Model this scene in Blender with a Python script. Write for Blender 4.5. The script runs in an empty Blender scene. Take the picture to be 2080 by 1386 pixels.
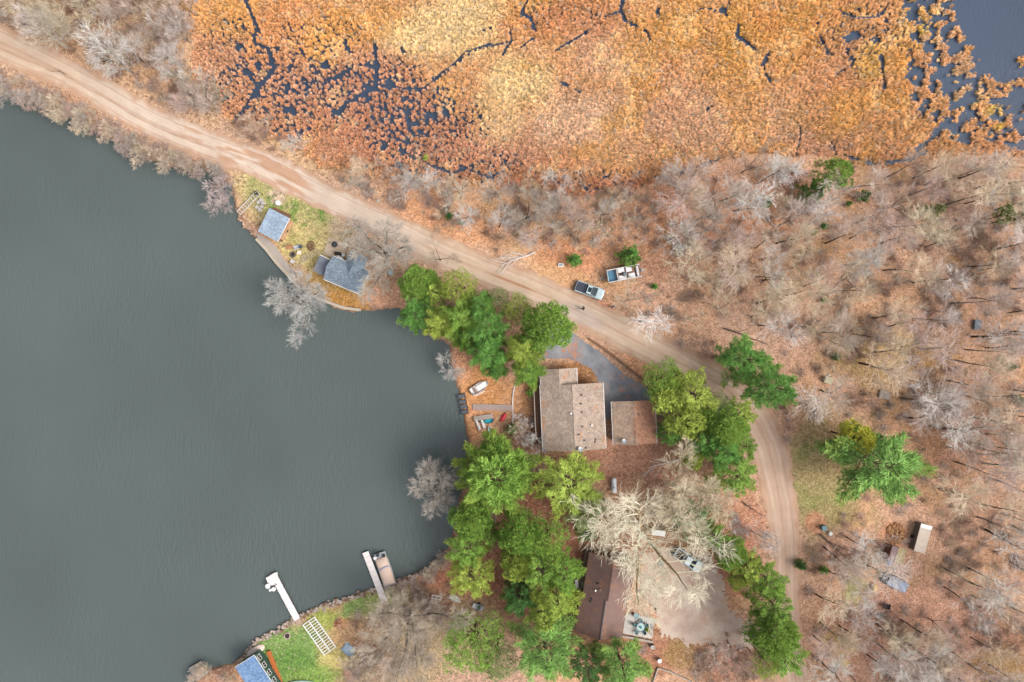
import bpy, math, random
import numpy as np
from mathutils import Vector, Matrix, geometry, noise as mnoise
R = math.radians
C = bpy.context.scene
col = C.collection
rnd = random.Random(7)
nr = np.random.RandomState(11)

# ---------------------------------------------------------------- camera, light
CAMH = 115.0
FPX = 1380.0
cam = bpy.data.cameras.new('camera'); cam.sensor_width = 36; cam.lens = 36*FPX/2080
cam.clip_start = 1; cam.clip_end = 6000
co = bpy.data.objects.new('camera', cam); col.objects.link(co); co.location = (0, 0, CAMH)
C.camera = co
w = bpy.data.worlds.new('World'); C.world = w; w.use_nodes = True
wn = w.node_tree.nodes; wl = w.node_tree.links
bg = wn['Background']; sk = wn.new('ShaderNodeTexSky'); sk.sky_type = 'NISHITA'; sk.sun_disc = False
SUN_EL, SUN_AZ = R(48), R(108)
sk.sun_elevation = SUN_EL; sk.sun_rotation = SUN_AZ
sk.air_density = 1.0; sk.dust_density = 6.0; sk.ozone_density = 1.0; sk.altitude = 0
hs = wn.new('ShaderNodeHueSaturation'); hs.inputs['Saturation'].default_value = 0.35
wl.new(sk.outputs[0], hs.inputs['Color']); wl.new(hs.outputs[0], bg.inputs[0])
bg.inputs[1].default_value = 0.15
sl = bpy.data.lights.new('sun', 'SUN'); sl.energy = 0.95; sl.angle = R(28); sl.color = (1, 0.96, 0.9)
so = bpy.data.objects.new('sun', sl); col.objects.link(so)
# sky sun_rotation turns clockwise from +Y; light shines from that side
sd = Vector((math.sin(SUN_AZ)*math.cos(SUN_EL), math.cos(SUN_AZ)*math.cos(SUN_EL), math.sin(SUN_EL)))
so.rotation_euler = sd.to_track_quat('Z', 'Y').to_euler(); so.location = (0, 0, 200)
C.view_settings.view_transform = 'Standard'; C.view_settings.look = 'None'
C.view_settings.exposure = 0.78; C.view_settings.gamma = 1.0; C.view_settings.use_curve_mapping = False
try:
    C.cycles.max_bounces = 6; C.cycles.diffuse_bounces = 3
except Exception: pass

# ---------------------------------------------------------------- helpers
def P(px, py, z=0.0):
    k = (CAMH-z)/FPX
    return Vector(((px-1040)*k, (693-py)*k, z))
def PX(x, y): return x*12+1040, 693-y*12       # ground metres -> photograph pixels
ALB = 0.7
def lin(c):
    c = c/255.0
    return c/12.92 if c <= 0.04045 else ((c+0.055)/1.055)**2.4
def S(r, g, b, k=ALB): return (lin(r)*k, lin(g)*k, lin(b)*k)

def vnoise(x, y, scale, seed=0):
    """smooth value noise 0..1"""
    g = np.random.RandomState(seed+100).rand(256, 256)
    u = np.asarray(x)/scale; v = np.asarray(y)/scale
    iu = np.floor(u).astype(int); iv = np.floor(v).astype(int)
    fu = u-iu; fv = v-iv; fu = fu*fu*(3-2*fu); fv = fv*fv*(3-2*fv)
    a = g[iu % 256, iv % 256]; b = g[(iu+1) % 256, iv % 256]
    c = g[iu % 256, (iv+1) % 256]; d = g[(iu+1) % 256, (iv+1) % 256]
    return (a*(1-fu)+b*fu)*(1-fv)+(c*(1-fu)+d*fu)*fv
def fbm(x, y, scale, seed=0, o=4):
    s = 0; a = 1; t = 0
    for i in range(o):
        s = s+a*vnoise(x+i*37.1, y-i*11.7, scale/2**i, seed+i); t += a; a *= .55
    return s/t
def segdist(x, y, pts, closed=False):
    d = np.full(np.shape(x), 1e9)
    n = len(pts)
    for i in range(n if closed else n-1):
        ax, ay = pts[i]; bx, by = pts[(i+1) % n]
        dx, dy = bx-ax, by-ay; L = dx*dx+dy*dy+1e-9
        t = np.clip(((x-ax)*dx+(y-ay)*dy)/L, 0, 1)
        d = np.minimum(d, np.hypot(x-ax-t*dx, y-ay-t*dy))
    return d
def inside(x, y, pts):
    r = np.zeros(np.shape(x), bool); n = len(pts)
    for i in range(n):
        ax, ay = pts[i]; bx, by = pts[(i+1) % n]
        if ay == by: continue
        c = ((ay > y) != (by > y)) & (x < (bx-ax)*(y-ay)/(by-ay)+ax)
        r ^= c
    return r
def sdf(x, y, pts):                              # negative inside
    d = segdist(x, y, pts, True)
    return np.where(inside(x, y, pts), -d, d)
def sstep(a, b, x):
    t = np.clip((x-a)/(b-a), 0, 1); return t*t*(3-2*t)

# ---------------------------------------------------------------- materials
MATS = {}
def newmat(name):
    m = bpy.data.materials.new(name); m.use_nodes = True
    nt = m.node_tree; b = nt.nodes['Principled BSDF']
    b.inputs['Specular IOR Level'].default_value = 0.25
    return m, nt, b
def mix(nt, a, b, fac, mode='MIX'):
    n = nt.nodes.new('ShaderNodeMix'); n.data_type = 'RGBA'; n.blend_type = mode; n.clamp_factor = True
    for i, v in ((6, a), (7, b), (0, fac)):
        if hasattr(v, 'links') or isinstance(v, bpy.types.NodeSocket): nt.links.new(v, n.inputs[i])
        elif isinstance(v, (tuple, list)): n.inputs[i].default_value = (*v[:3], 1)
        else: n.inputs[i].default_value = v
    return n.outputs[2]
def tex(nt, kind, vec=None, **kw):
    n = nt.nodes.new('ShaderNodeTex'+kind)
    for k, v in kw.items():
        if k in n.inputs: n.inputs[k].default_value = v
        else: setattr(n, k, v)
    if vec is not None: nt.links.new(vec, n.inputs['Vector'])
    return n
def ramp(nt, f, a, b, va=0.0, vb=1.0):
    n = nt.nodes.new('ShaderNodeMapRange'); nt.links.new(f, n.inputs[0])
    for i, v in enumerate((a, b, va, vb)): n.inputs[i+1].default_value = v
    return n.outputs[0]
def coord(nt, kind='Object', scale=None):
    t = nt.nodes.new('ShaderNodeTexCoord').outputs[kind]
    if scale:
        m = nt.nodes.new('ShaderNodeMapping'); m.inputs['Scale'].default_value = scale
        nt.links.new(t, m.inputs[0]); t = m.outputs[0]
    return t
def worldpos(nt, scale=None):
    t = nt.nodes.new('ShaderNodeNewGeometry').outputs['Position']
    if scale:
        m = nt.nodes.new('ShaderNodeMapping'); m.inputs['Scale'].default_value = scale
        nt.links.new(t, m.inputs[0]); t = m.outputs[0]
    return t
def bright(nt, c, f):       # colour * scalar socket
    n = nt.nodes.new('ShaderNodeVectorMath'); n.operation = 'SCALE'
    nt.links.new(c, n.inputs[0]); nt.links.new(f, n.inputs['Scale'])
    return n.outputs[0]
def bump(nt, b, h, strength=.5, dist=.05):
    n = nt.nodes.new('ShaderNodeBump'); n.inputs['Strength'].default_value = strength
    n.inputs['Distance'].default_value = dist
    nt.links.new(h, n.inputs['Height']); nt.links.new(n.outputs[0], b.inputs['Normal'])

def M(name, rgb=None, rough=.7, var=.18, scale=2.0, metal=0, dirt=None, dirtamt=.35, bmp=.2, spec=.3):
    """painted / worn surface: mottled colour, optional stains"""
    if name in MATS: return MATS[name]
    m, nt, b = newmat(name)
    v = coord(nt)
    n1 = tex(nt, 'Noise', v, Scale=scale, Detail=5.0, Roughness=.65)
    c = nt.nodes.new('ShaderNodeRGB'); c.outputs[0].default_value = (*rgb, 1)
    cc = bright(nt, c.outputs[0], ramp(nt, n1.outputs[0], .25, .75, 1-var, 1+var))
    if dirt:
        n2 = tex(nt, 'Noise', v, Scale=scale*.45+.3, Detail=6.0, Roughness=.75)
        cc = mix(nt, cc, dirt, ramp(nt, n2.outputs[0], .66-dirtamt*.4, .72, 0, .85))
    nt.links.new(cc, b.inputs['Base Color'])
    b.inputs['Roughness'].default_value = rough; b.inputs['Metallic'].default_value = metal
    b.inputs['Specular IOR Level'].default_value = spec
    if bmp: bump(nt, b, n1.outputs[0], bmp, .02)
    MATS[name] = m; return m

def shingle(name, c1, c2, leaf=None, leafamt=0.0, rowh=.14, side=None):
    m, nt, b = newmat(name); v = coord(nt)
    br = tex(nt, 'Brick', v, Scale=1.0)
    br.inputs['Brick Width'].default_value = .3; br.inputs['Row Height'].default_value = rowh
    br.inputs['Mortar Size'].default_value = .014
    br.inputs['Color1'].default_value = (*c1, 1); br.inputs['Color2'].default_value = (*c2, 1)
    br.inputs['Mortar'].default_value = (c1[0]*.45, c1[1]*.45, c1[2]*.45, 1)
    vo = tex(nt, 'Voronoi', v, Scale=3.6)
    sp = nt.nodes.new('ShaderNodeSeparateColor'); nt.links.new(vo.outputs['Color'], sp.inputs[0])
    c = bright(nt, br.outputs[0], ramp(nt, sp.outputs[0], 0, 1, .82, 1.18))
    n0 = tex(nt, 'Noise', v, Scale=.55, Detail=5.0, Roughness=.6)
    c = bright(nt, c, ramp(nt, n0.outputs[0], .3, .7, .84, 1.14))
    if leaf:
        n2 = tex(nt, 'Noise', v, Scale=.32, Detail=8.0, Roughness=.72)
        n3 = tex(nt, 'Noise', v, Scale=9.0, Detail=2.0)
        f = ramp(nt, n2.outputs[0], .66-leafamt*.3, .72-leafamt*.3, 0, .9)
        if side is not None:                      # leaves lie on one slope
            sx = nt.nodes.new('ShaderNodeSeparateXYZ'); nt.links.new(v, sx.inputs[0])
            wv = nt.nodes.new('ShaderNodeMath'); wv.operation = 'ADD'
            nt.links.new(sx.outputs[1], wv.inputs[0]); nt.links.new(ramp(nt, n2.outputs[0], .2, .8, -1.5, 1.5), wv.inputs[1])
            g = ramp(nt, wv.outputs[0], side[0], side[1], 0, .88)
            mx = nt.nodes.new('ShaderNodeMath'); mx.operation = 'MAXIMUM'
            nt.links.new(f, mx.inputs[0]); nt.links.new(g, mx.inputs[1]); f = mx.outputs[0]
        lc = bright(nt, mix(nt, leaf, tuple(x*1.5 for x in leaf), ramp(nt, n3.outputs[0], .45, .62)), ramp(nt, sp.outputs[1], 0, 1, .7, 1.2))
        c = mix(nt, c, lc, f)
    nt.links.new(c, b.inputs['Base Color']); b.inputs['Roughness'].default_value = .9
    bump(nt, b, br.outputs['Fac'], -.4, .02)
    MATS[name] = m; return m

def attr_mat(name, attr='col', kind='GEOMETRY', leafy=.72, rough=.9, scale=5.5):
    """ground-like: colour attribute broken into leaf/grass sized flecks"""
    m, nt, b = newmat(name)
    a = nt.nodes.new('ShaderNodeAttribute'); a.attribute_name = attr; a.attribute_type = kind
    v = worldpos(nt)
    vo = tex(nt, 'Voronoi', v, Scale=scale, Randomness=1.0)
    sp = nt.nodes.new('ShaderNodeSeparateColor'); nt.links.new(vo.outputs['Color'], sp.inputs[0])
    vo2 = tex(nt, 'Voronoi', v, Scale=scale*.43)
    sp2 = nt.nodes.new('ShaderNodeSeparateColor'); nt.links.new(vo2.outputs['Color'], sp2.inputs[0])
    n1 = tex(nt, 'Noise', v, Scale=.9, Detail=6.0, Roughness=.7)
    c = bright(nt, a.outputs['Color'], ramp(nt, sp.outputs[0], 0, 1, 1-.42*leafy, 1+.42*leafy))
    c = bright(nt, c, ramp(nt, sp2.outputs[1], 0, 1, 1-.2*leafy, 1+.2*leafy))
    c = bright(nt, c, ramp(nt, n1.outputs[0], .25, .75, .72, 1.28))
    # scattered pale and dark leaves
    c = mix(nt, c, S(232, 200, 180), ramp(nt, sp.outputs[1], .93, .97, 0, .6*leafy))
    c = mix(nt, c, S(96, 70, 58), ramp(nt, sp.outputs[2], .9, .95, 0, .55*leafy))
    nt.links.new(c, b.inputs['Base Color']); b.inputs['Roughness'].default_value = rough
    b.inputs['Specular IOR Level'].default_value = .1
    bump(nt, b, sp.outputs[0], .5, .05)
    MATS[name] = m; return m

def obj_mat(name, k=1.0, var=.25, tint=False, rough=.85):
    """plant material: takes the object's own colour, varies per clump"""
    m, nt, b = newmat(name)
    oi = nt.nodes.new('ShaderNodeObjectInfo')
    c = oi.outputs['Color']
    if tint:
        a = nt.nodes.new('ShaderNodeAttribute'); a.attribute_name = 'tint'
        c = bright(nt, c, ramp(nt, a.outputs['Fac'], 0, 1, 1-var, 1+var))
        a2 = nt.nodes.new('ShaderNodeAttribute'); a2.attribute_name = 'warm'
        c = mix(nt, c, S(176, 170, 72), ramp(nt, a2.outputs['Fac'], .55, 1, 0, .6))
    else:
        n1 = tex(nt, 'Noise', coord(nt), Scale=1.6, Detail=4.0)
        c = bright(nt, c, ramp(nt, n1.outputs[0], .3, .7, 1-var, 1+var))
    nt.links.new(c, b.inputs['Base Color']); b.inputs['Roughness'].default_value = rough
    b.inputs['Specular IOR Level'].default_value = .15
    MATS[name] = m; return m

def inst_mat(name, var=.3):
    m, nt, b = newmat(name)
    a = nt.nodes.new('ShaderNodeAttribute'); a.attribute_name = 'col'; a.attribute_type = 'INSTANCER'
    t = nt.nodes.new('ShaderNodeAttribute'); t.attribute_name = 'tint'
    c = bright(nt, a.outputs['Color'], ramp(nt, t.outputs['Fac'], 0, 1, 1-var, 1+var))
    nt.links.new(c, b.inputs['Base Color']); b.inputs['Roughness'].default_value = .9
    b.inputs['Specular IOR Level'].default_value = .1
    MATS[name] = m; return m

# ---------------------------------------------------------------- object helpers
def tag(o, label=None, cat=None, group=None, kind=None):
    if label: o['label'] = label
    if cat: o['category'] = cat
    if group: o['group'] = group
    if kind: o['kind'] = kind
    return o
def thing(name, label, cat, loc=(0, 0, 0), rz=0, group=None):
    o = bpy.data.objects.new(name, None); col.objects.link(o); o.empty_display_size = .3
    o.location = loc; o.rotation_euler = (0, 0, rz)
    return tag(o, label, cat, group)
def copy_tree(o, parent=None):
    c = o.copy(); col.objects.link(c); c.parent = parent
    for ch in o.children:
        if ch is not c: copy_tree(ch, c)
    return c
def link(name, me, mat=None, parent=None):
    o = bpy.data.objects.new(name, me); col.objects.link(o)
    if mat is not None and not me.materials: me.materials.append(mat)
    if parent: o.parent = parent
    return o
def npmesh(name, v, f, attrs=None, smooth=False):
    """v (n,3), f (m,k) numpy arrays"""
    me = bpy.data.meshes.new(name)
    v = np.asarray(v, np.float32); f = np.asarray(f, np.int32); k = f.shape[1]
    me.vertices.add(len(v)); me.vertices.foreach_set('co', v.ravel())
    me.loops.add(f.size); me.loops.foreach_set('vertex_index', f.ravel())
    me.polygons.add(len(f)); me.polygons.foreach_set('loop_start', np.arange(0, f.size, k, dtype=np.int32))
    if smooth: me.polygons.foreach_set('use_smooth', np.ones(len(f), bool))
    for n, a in (attrs or {}).items():
        a = np.asarray(a, np.float32)
        if a.ndim == 2:
            if a.shape[1] == 3: a = np.c_[a, np.ones(len(a), np.float32)]
            at = me.attributes.new(n, 'FLOAT_COLOR', 'POINT'); at.data.foreach_set('color', a.ravel())
        else:
            at = me.attributes.new(n, 'FLOAT', 'POINT'); at.data.foreach_set('value', a)
    me.update(); me.validate(); return me

class MB:
    def __init__(s): s.v = []; s.f = []
    def add(s, vs, fs, mtx=None):
        n = len(s.v)
        for p in vs:
            p = Vector(p); s.v.append(tuple(mtx @ p if mtx else p))
        for f in fs: s.f.append([i+n for i in f])
        return s
    def box(s, cx, cy, cz, sx, sy, sz, rz=0, rx=0, ry=0):
        m = Matrix.Translation((cx, cy, cz)) @ Matrix.Rotation(rz, 4, 'Z') @ Matrix.Rotation(ry, 4, 'Y') @ Matrix.Rotation(rx, 4, 'X')
        a, b, c = sx/2, sy/2, sz/2
        vs = [(x, y, z) for z in (-c, c) for (x, y) in ((-a, -b), (a, -b), (a, b), (-a, b))]
        return s.add(vs, [(3, 2, 1, 0), (4, 5, 6, 7), (0, 1, 5, 4), (1, 2, 6, 5), (2, 3, 7, 6), (3, 0, 4, 7)], m)
    def bbox(s, cx, cy, cz, sx, sy, sz, bev=.04, rz=0):      # bevelled top
        m = Matrix.Translation((cx, cy, cz)) @ Matrix.Rotation(rz, 4, 'Z')
        a, b, c = sx/2, sy/2, sz/2
        vs = []
        for z, k in ((-c, 0), (c-bev, 0), (c, bev)):
            x0, y0 = a-k, b-k; q = min(bev*1.5, x0*.4, y0*.4)
            vs += [(-x0+q, -y0, z), (x0-q, -y0, z), (x0, -y0+q, z), (x0, y0-q, z), (x0-q, y0, z), (-x0+q, y0, z), (-x0, y0-q, z), (-x0, -y0+q, z)]
        fs = [tuple(range(7, -1, -1)), tuple(range(16, 24))]
        for r in (0, 8):
            for i in range(8): fs.append((r+i, r+(i+1) % 8, r+8+(i+1) % 8, r+8+i))
        return s.add(vs, fs, m)
    def prism(s, poly, z0, z1):
        n = len(poly); vs = [(x, y, z0) for x, y in poly]+[(x, y, z1) for x, y in poly]
        fs = [tuple(range(n-1, -1, -1)), tuple(range(n, 2*n))]+[(i, (i+1) % n, n+(i+1) % n, n+i) for i in range(n)]
        return s.add(vs, fs)
    def cyl(s, cx, cy, z0, z1, r0, r1=None, n=14):
        r1 = r0 if r1 is None else r1
        vs = [(cx+r*math.cos(t*2*math.pi/n), cy+r*math.sin(t*2*math.pi/n), z) for z, r in ((z0, r0), (z1, r1)) for t in range(n)]
        return s.add(vs, [tuple(range(n-1, -1, -1)), tuple(range(n, 2*n))]+[(i, (i+1) % n, n+(i+1) % n, n+i) for i in range(n)])
    def ring(s, cx, cy, z0, z1, ro, ri, n=18):
        vs = []
        for z in (z0, z1):
            for r in (ro, ri):
                vs += [(cx+r*math.cos(t*2*math.pi/n), cy+r*math.sin(t*2*math.pi/n), z) for t in range(n)]
        fs = []
        for i in range(n):
            j = (i+1) % n
            fs += [(i, j, 2*n+j, 2*n+i), (n+j, n+i, 3*n+i, 3*n+j), (2*n+i, 2*n+j, 3*n+j, 3*n+i), (j, i, n+i, n+j)]
        return s.add(vs, fs)
    def lathe(s, prof, n=16, mtx=None):            # prof (r,z)
        vs = [(r*math.cos(t*2*math.pi/n), r*math.sin(t*2*math.pi/n), z) for r, z in prof for t in range(n)]
        fs = []
        for k in range(len(prof)-1):
            for i in range(n):
                j = (i+1) % n; fs.append((k*n+i, k*n+j, (k+1)*n+j, (k+1)*n+i))
        fs.append(tuple(range(n-1, -1, -1))); fs.append(tuple(range((len(prof)-1)*n, len(prof)*n)))
        return s.add(vs, fs, mtx)
    def tube(s, pts, rad, n=6, caps=True):
        pts = [Vector(p) for p in pts]
        rad = rad if isinstance(rad, (list, tuple)) else [rad]*len(pts)
        base = len(s.v)
        for i, p in enumerate(pts):
            d = (pts[min(i+1, len(pts)-1)]-pts[max(i-1, 0)])
            if d.length < 1e-9: d = Vector((0, 0, 1))
            d.normalize()
            a = d.cross(Vector((0, 0, 1)) if abs(d.z) < .9 else Vector((1, 0, 0))).normalized(); b = d.cross(a)
            for k in range(n):
                t = 2*math.pi*k/n; q = p+(a*math.cos(t)+b*math.sin(t))*rad[i]; s.v.append(tuple(q))
        for i in range(len(pts)-1):
            for k in range(n):
                j = (k+1) % n; a0 = base+i*n; s.f.append([a0+k, a0+n+k, a0+n+j, a0+j])
        if caps:
            s.f.append([base+k for k in range(n)]); e = base+(len(pts)-1)*n
            s.f.append([e+k for k in range(n-1, -1, -1)])
        return s
    def build(s, name, mat, parent=None, smooth=False, loc=None):
        me = bpy.data.meshes.new(name); me.from_pydata(s.v, [], s.f); me.update()
        if smooth: me.polygons.foreach_set('use_smooth', np.ones(len(me.polygons), bool))
        o = link(name, me, mat, parent)
        if loc: o.location = loc
        return o

def rect(A, B, D, z=0):
    """pixel corners of a rectangle at height z: A origin, B along x, D along y -> centre, L, W, rz"""
    a, b, d = P(*A, z), P(*B, z), P(*D, z)
    u = b-a; L = u.length; rz = math.atan2(u.y, u.x)
    n = Vector((-u.y, u.x, 0)).normalized(); W = abs((d-a).dot(n))
    sgn = 1 if (d-a).dot(n) > 0 else -1
    c = a+u/2+n*sgn*W/2
    return Vector((c.x, c.y, 0)), L, W, rz

def scatter(name, pts, cols, scl, protos, mat, kind='stuff', scz=None, tilt=.12):
    """one stuff object: clumps instanced on points"""
    n = len(pts)
    me = bpy.data.meshes.new(name); me.vertices.add(n)
    me.vertices.foreach_set('co', np.asarray(pts, np.float32).ravel())
    a = me.attributes.new('col', 'FLOAT_COLOR', 'POINT'); a.data.foreach_set('color', np.c_[cols, np.ones(n)].astype(np.float32).ravel())
    rot = np.c_[(nr.rand(n)-.5)*2*tilt, (nr.rand(n)-.5)*2*tilt, nr.rand(n)*6.283].astype(np.float32)
    a = me.attributes.new('rot', 'FLOAT_VECTOR', 'POINT'); a.data.foreach_set('vector', rot.ravel())
    scz = scl if scz is None else scz
    a = me.attributes.new('scl', 'FLOAT_VECTOR', 'POINT'); a.data.foreach_set('vector', np.c_[scl, scl, scz].astype(np.float32).ravel())
    a = me.attributes.new('pick', 'INT', 'POINT'); a.data.foreach_set('value', nr.randint(0, len(protos), n).astype(np.int32))
    o = bpy.data.objects.new(name, me); col.objects.link(o); o['kind'] = kind
    ng = bpy.data.node_groups.new(name, 'GeometryNodeTree')
    ng.interface.new_socket('Geometry', in_out='INPUT', socket_type='NodeSocketGeometry')
    ng.interface.new_socket('Geometry', in_out='OUTPUT', socket_type='NodeSocketGeometry')
    N = ng.nodes; L = ng.links
    gi = N.new('NodeGroupInput'); go = N.new('NodeGroupOutput')
    mp = N.new('GeometryNodeMeshToPoints'); L.new(gi.outputs[0], mp.inputs[0])
    ip = N.new('GeometryNodeInstanceOnPoints'); L.new(mp.outputs[0], ip.inputs['Points'])
    jn = N.new('GeometryNodeJoinGeometry')
    for pr in reversed(protos):
        oi = N.new('GeometryNodeObjectInfo'); oi.inputs['Object'].default_value = pr
        oi.inputs['As Instance'].default_value = True
        L.new(oi.outputs['Geometry'], jn.inputs[0])
    L.new(jn.outputs[0], ip.inputs['Instance']); ip.inputs['Pick Instance'].default_value = True
    def na(nm, typ):
        q = N.new('GeometryNodeInputNamedAttribute'); q.data_type = typ; q.inputs['Name'].default_value = nm; return q.outputs[0]
    L.new(na('pick', 'INT'), ip.inputs['Instance Index'])
    L.new(na('rot', 'FLOAT_VECTOR'), ip.inputs['Rotation']); L.new(na('scl', 'FLOAT_VECTOR'), ip.inputs['Scale'])
    L.new(ip.outputs[0], go.inputs[0])
    md = o.modifiers.new('scatter', 'NODES'); md.node_group = ng
    return o
# ---------------------------------------------------------------- ground plan (photograph pixels at ground level)
LAKE = [(-9000, -1500), (-2500, -250), (-400, 60), (-60, 170), (0, 186), (40, 203), (78, 212), (110, 224), (150, 240), (185, 262), (225, 284), (268, 303), (300, 322), (346, 336), (372, 332), (398, 332),
        (433, 356), (467, 376), (476, 425), (500, 466), (520, 482), (532, 500), (562, 538), (600, 582), (640, 610), (688, 629), (733, 634),
        (765, 630), (810, 628), (840, 655), (875, 682), (912, 700), (916, 740), (926, 782), (938, 830), (946, 868), (952, 905), (945, 940),
        (935, 1000), (924, 1060), (916, 1108), (895, 1132), (860, 1160), (800, 1184), (752, 1200), (700, 1216), (650, 1232), (612, 1250), (560, 1282), (520, 1302),
        (505, 1322), (480, 1345), (450, 1352), (415, 1368), (385, 1392), (340, 1440), (200, 1600), (-600, 2600), (-9000, 9000)]
MARSH = [(372, -30), (378, 40), (400, 90), (392, 140), (404, 190), (440, 225), (478, 246), (505, 252), (535, 270), (575, 285), (610, 305), (650, 335), (720, 348), (790, 360), (850, 372), (930, 372), (1000, 378), (1100, 385),
         (1200, 392), (1290, 380), (1360, 352), (1420, 338), (1480, 318), (1560, 302), (1610, 316), (1650, 308), (1720, 328), (1790, 338), (1860, 336), (1900, 318),
         (1960, 308), (2080, 312), (2300, 300), (3200, 200), (9000, -500), (9000, -3500), (372, -3500)]
CH = [([(495, -10), (510, 25), (524, 58), (515, 84), (530, 92), (544, 101)], 5), ([(544, 101), (556, 138), (540, 160), (524, 179), (508, 202), (490, 232), (478, 246)], 6),
      ([(700, 87), (712, 107)], 5), ([(761, 92), (766, 144), (761, 179)], 6), ([(706, 144), (690, 152), (665, 162)], 5),
      ([(761, 179), (740, 190), (723, 199), (700, 213), (691, 225), (677, 234)], 6), ([(769, 173), (815, 180), (862, 179), (890, 156), (928, 124), (948, 104), (995, 89)], 4),
      ([(815, 98), (822, 108), (833, 104)], 3), ([(1077, -10), (1060, 26), (1077, 37), (1085, 58)], 5), ([(1083, 78), (1070, 88), (1060, 97)], 3),
      ([(1034, 55), (1038, 81), (1019, 117)], 2.2), ([(950, 110), (970, 100), (987, 95), (1034, 84)], 2.5), ([(1262, 22), (1221, 37), (1198, 60), (1175, 75), (1129, 101)], 2.8),
      ([(1267, -10), (1262, 23), (1273, 43), (1293, 52)], 5), ([(1337, 18), (1337, 28)], 6), ([(1311, 60), (1318, 75), (1325, 87)], 3),
      ([(1400, 30), (1429, 17), (1470, 22), (1480, 8), (1492, -5)], 3.2), ([(1468, 18), (1474, 30)], 6), ([(1501, 52), (1498, 72), (1520, 88), (1539, 104)], 4.5), ([(976, 62), (996, 56)], 3),
      ([(1138, 167), (1158, 173), (1180, 190)], 2.5), ([(1435, 222), (1448, 214), (1458, 205)], 2), ([(1340, 372), (1400, 343), (1440, 330), (1470, 320)], 2.5),
      ([(1561, 109), (1550, 131), (1556, 150), (1564, 162)], 4.5), ([(1667, 75), (1673, 92), (1690, 112)], 4), ([(1722, 80), (1742, 72)], 11), ([(1779, 78), (1785, 80)], 6),
      ([(1700, 20), (1740, 35), (1762, 36), (1790, 32), (1805, 8)], 3.5), ([(1801, 42), (1800, 64)], 3), ([(1845, 42), (1852, 26)], 3), ([(1700, 151), (1728, 134), (1737, 120)], 2.5),
      ([(1720, 95), (1724, 112)], 3), ([(1790, 112), (1797, 178)], 6), ([(1862, 84), (1843, 112)], 4), ([(1862, 306), (1885, 288), (1907, 268)], 6), ([(1800, 330), (1848, 325), (1880, 308)], 5),
      ([(1716, 315), (1728, 322), (1779, 333)], 4), ([(2050, 292), (2100, 306)], 9), ([(1623, 251), (1628, 268), (1623, 295), (1617, 314)], 2), ([(1690, 292), (1700, 312)], 2.2),
      ([(950, 345), (990, 360), (1025, 350)], 2), ([(860, 330), (920, 352), (960, 335)], 2.5), ([(1180, 370), (1200, 392)], 3), ([(1730, 110), (1742, 150), (1700, 152)], 1.5)]
POND = [(1932, -40), (1942, 30), (1955, 60), (1962, 88), (1985, 102), (1994, 140), (2010, 160), (2040, 172), (2066, 165), (2068, 120), (2100, 110), (2600, 100), (2600, -600), (1932, -600)]
SPARSE = [(1830, -40), (1842, 60), (1850, 120), (1840, 180), (1870, 230), (1905, 280), (1990, 300), (2140, 310), (2200, -200), (1830, -200)]
ROAD = [(-9000, -4200, 40), (-600, -205, 33), (-200, 0, 33), (0, 94, 32), (100, 136, 32), (173, 170, 32), (289, 237, 34), (404, 288, 34), (520, 330, 34), (610, 374, 33), (700, 419, 31), (800, 464, 33), (880, 506, 37),
        (1000, 556, 36), (1100, 596, 33), (1200, 643, 33), (1300, 695, 35), (1400, 746, 32), (1470, 786, 34), (1525, 838, 40), (1560, 905, 40), (1578, 980, 37), (1590, 1050, 33),
        (1597, 1120, 28), (1598, 1200, 27), (1604, 1300, 27), (1622, 1400, 27), (1660, 1500, 27), (1900, 1900, 27), (3500, 3500, 30)]
def resample(pts, step):
    P0 = [np.array(p, float) for p in pts]; out = []
    for i in range(len(P0)-1):                     # Catmull-Rom
        a = P0[max(i-1, 0)]; b = P0[i]; c = P0[i+1]; d = P0[min(i+2, len(P0)-1)]
        n = max(1, int(np.hypot(*(c-b)[:2])/step))
        if np.hypot(*(c-b)[:2]) > 900: n = 6; a = b; d = c
        for k in range(n):
            t = k/n; out.append(.5*((2*b)+(-a+c)*t+(2*a-5*b+4*c-d)*t*t+(-a+3*b-3*c+d)*t**3))
    out.append(P0[-1]); return np.array(out)
RC = resample(ROAD, 5)
RC[:, 2] -= 3.0*(RC[:, 0] < 1050); RC[:, 2] -= 2.5*((RC[:, 0] > 1480) & (RC[:, 1] < 1020))
rc_near = RC[(RC[:, 0] > -700) & (RC[:, 0] < 2100) & (RC[:, 1] > -300) & (RC[:, 1] < 1600)]
RPTS = [(a, b) for a, b, _ in rc_near[::6]]

def blob(px, py, cx, cy, rx, ry, nz=0.0, rot=0):
    c, s = math.cos(rot), math.sin(rot)
    dx = px-cx; dy = py-cy; u = (dx*c+dy*s)/rx; v = (-dx*s+dy*c)/ry
    return 1-sstep(.55, 1.2, np.sqrt(u*u+v*v)+nz)
def lerpc(c, target, f): return c+(np.array(target)[None, :]-c)*f[:, None]

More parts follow.
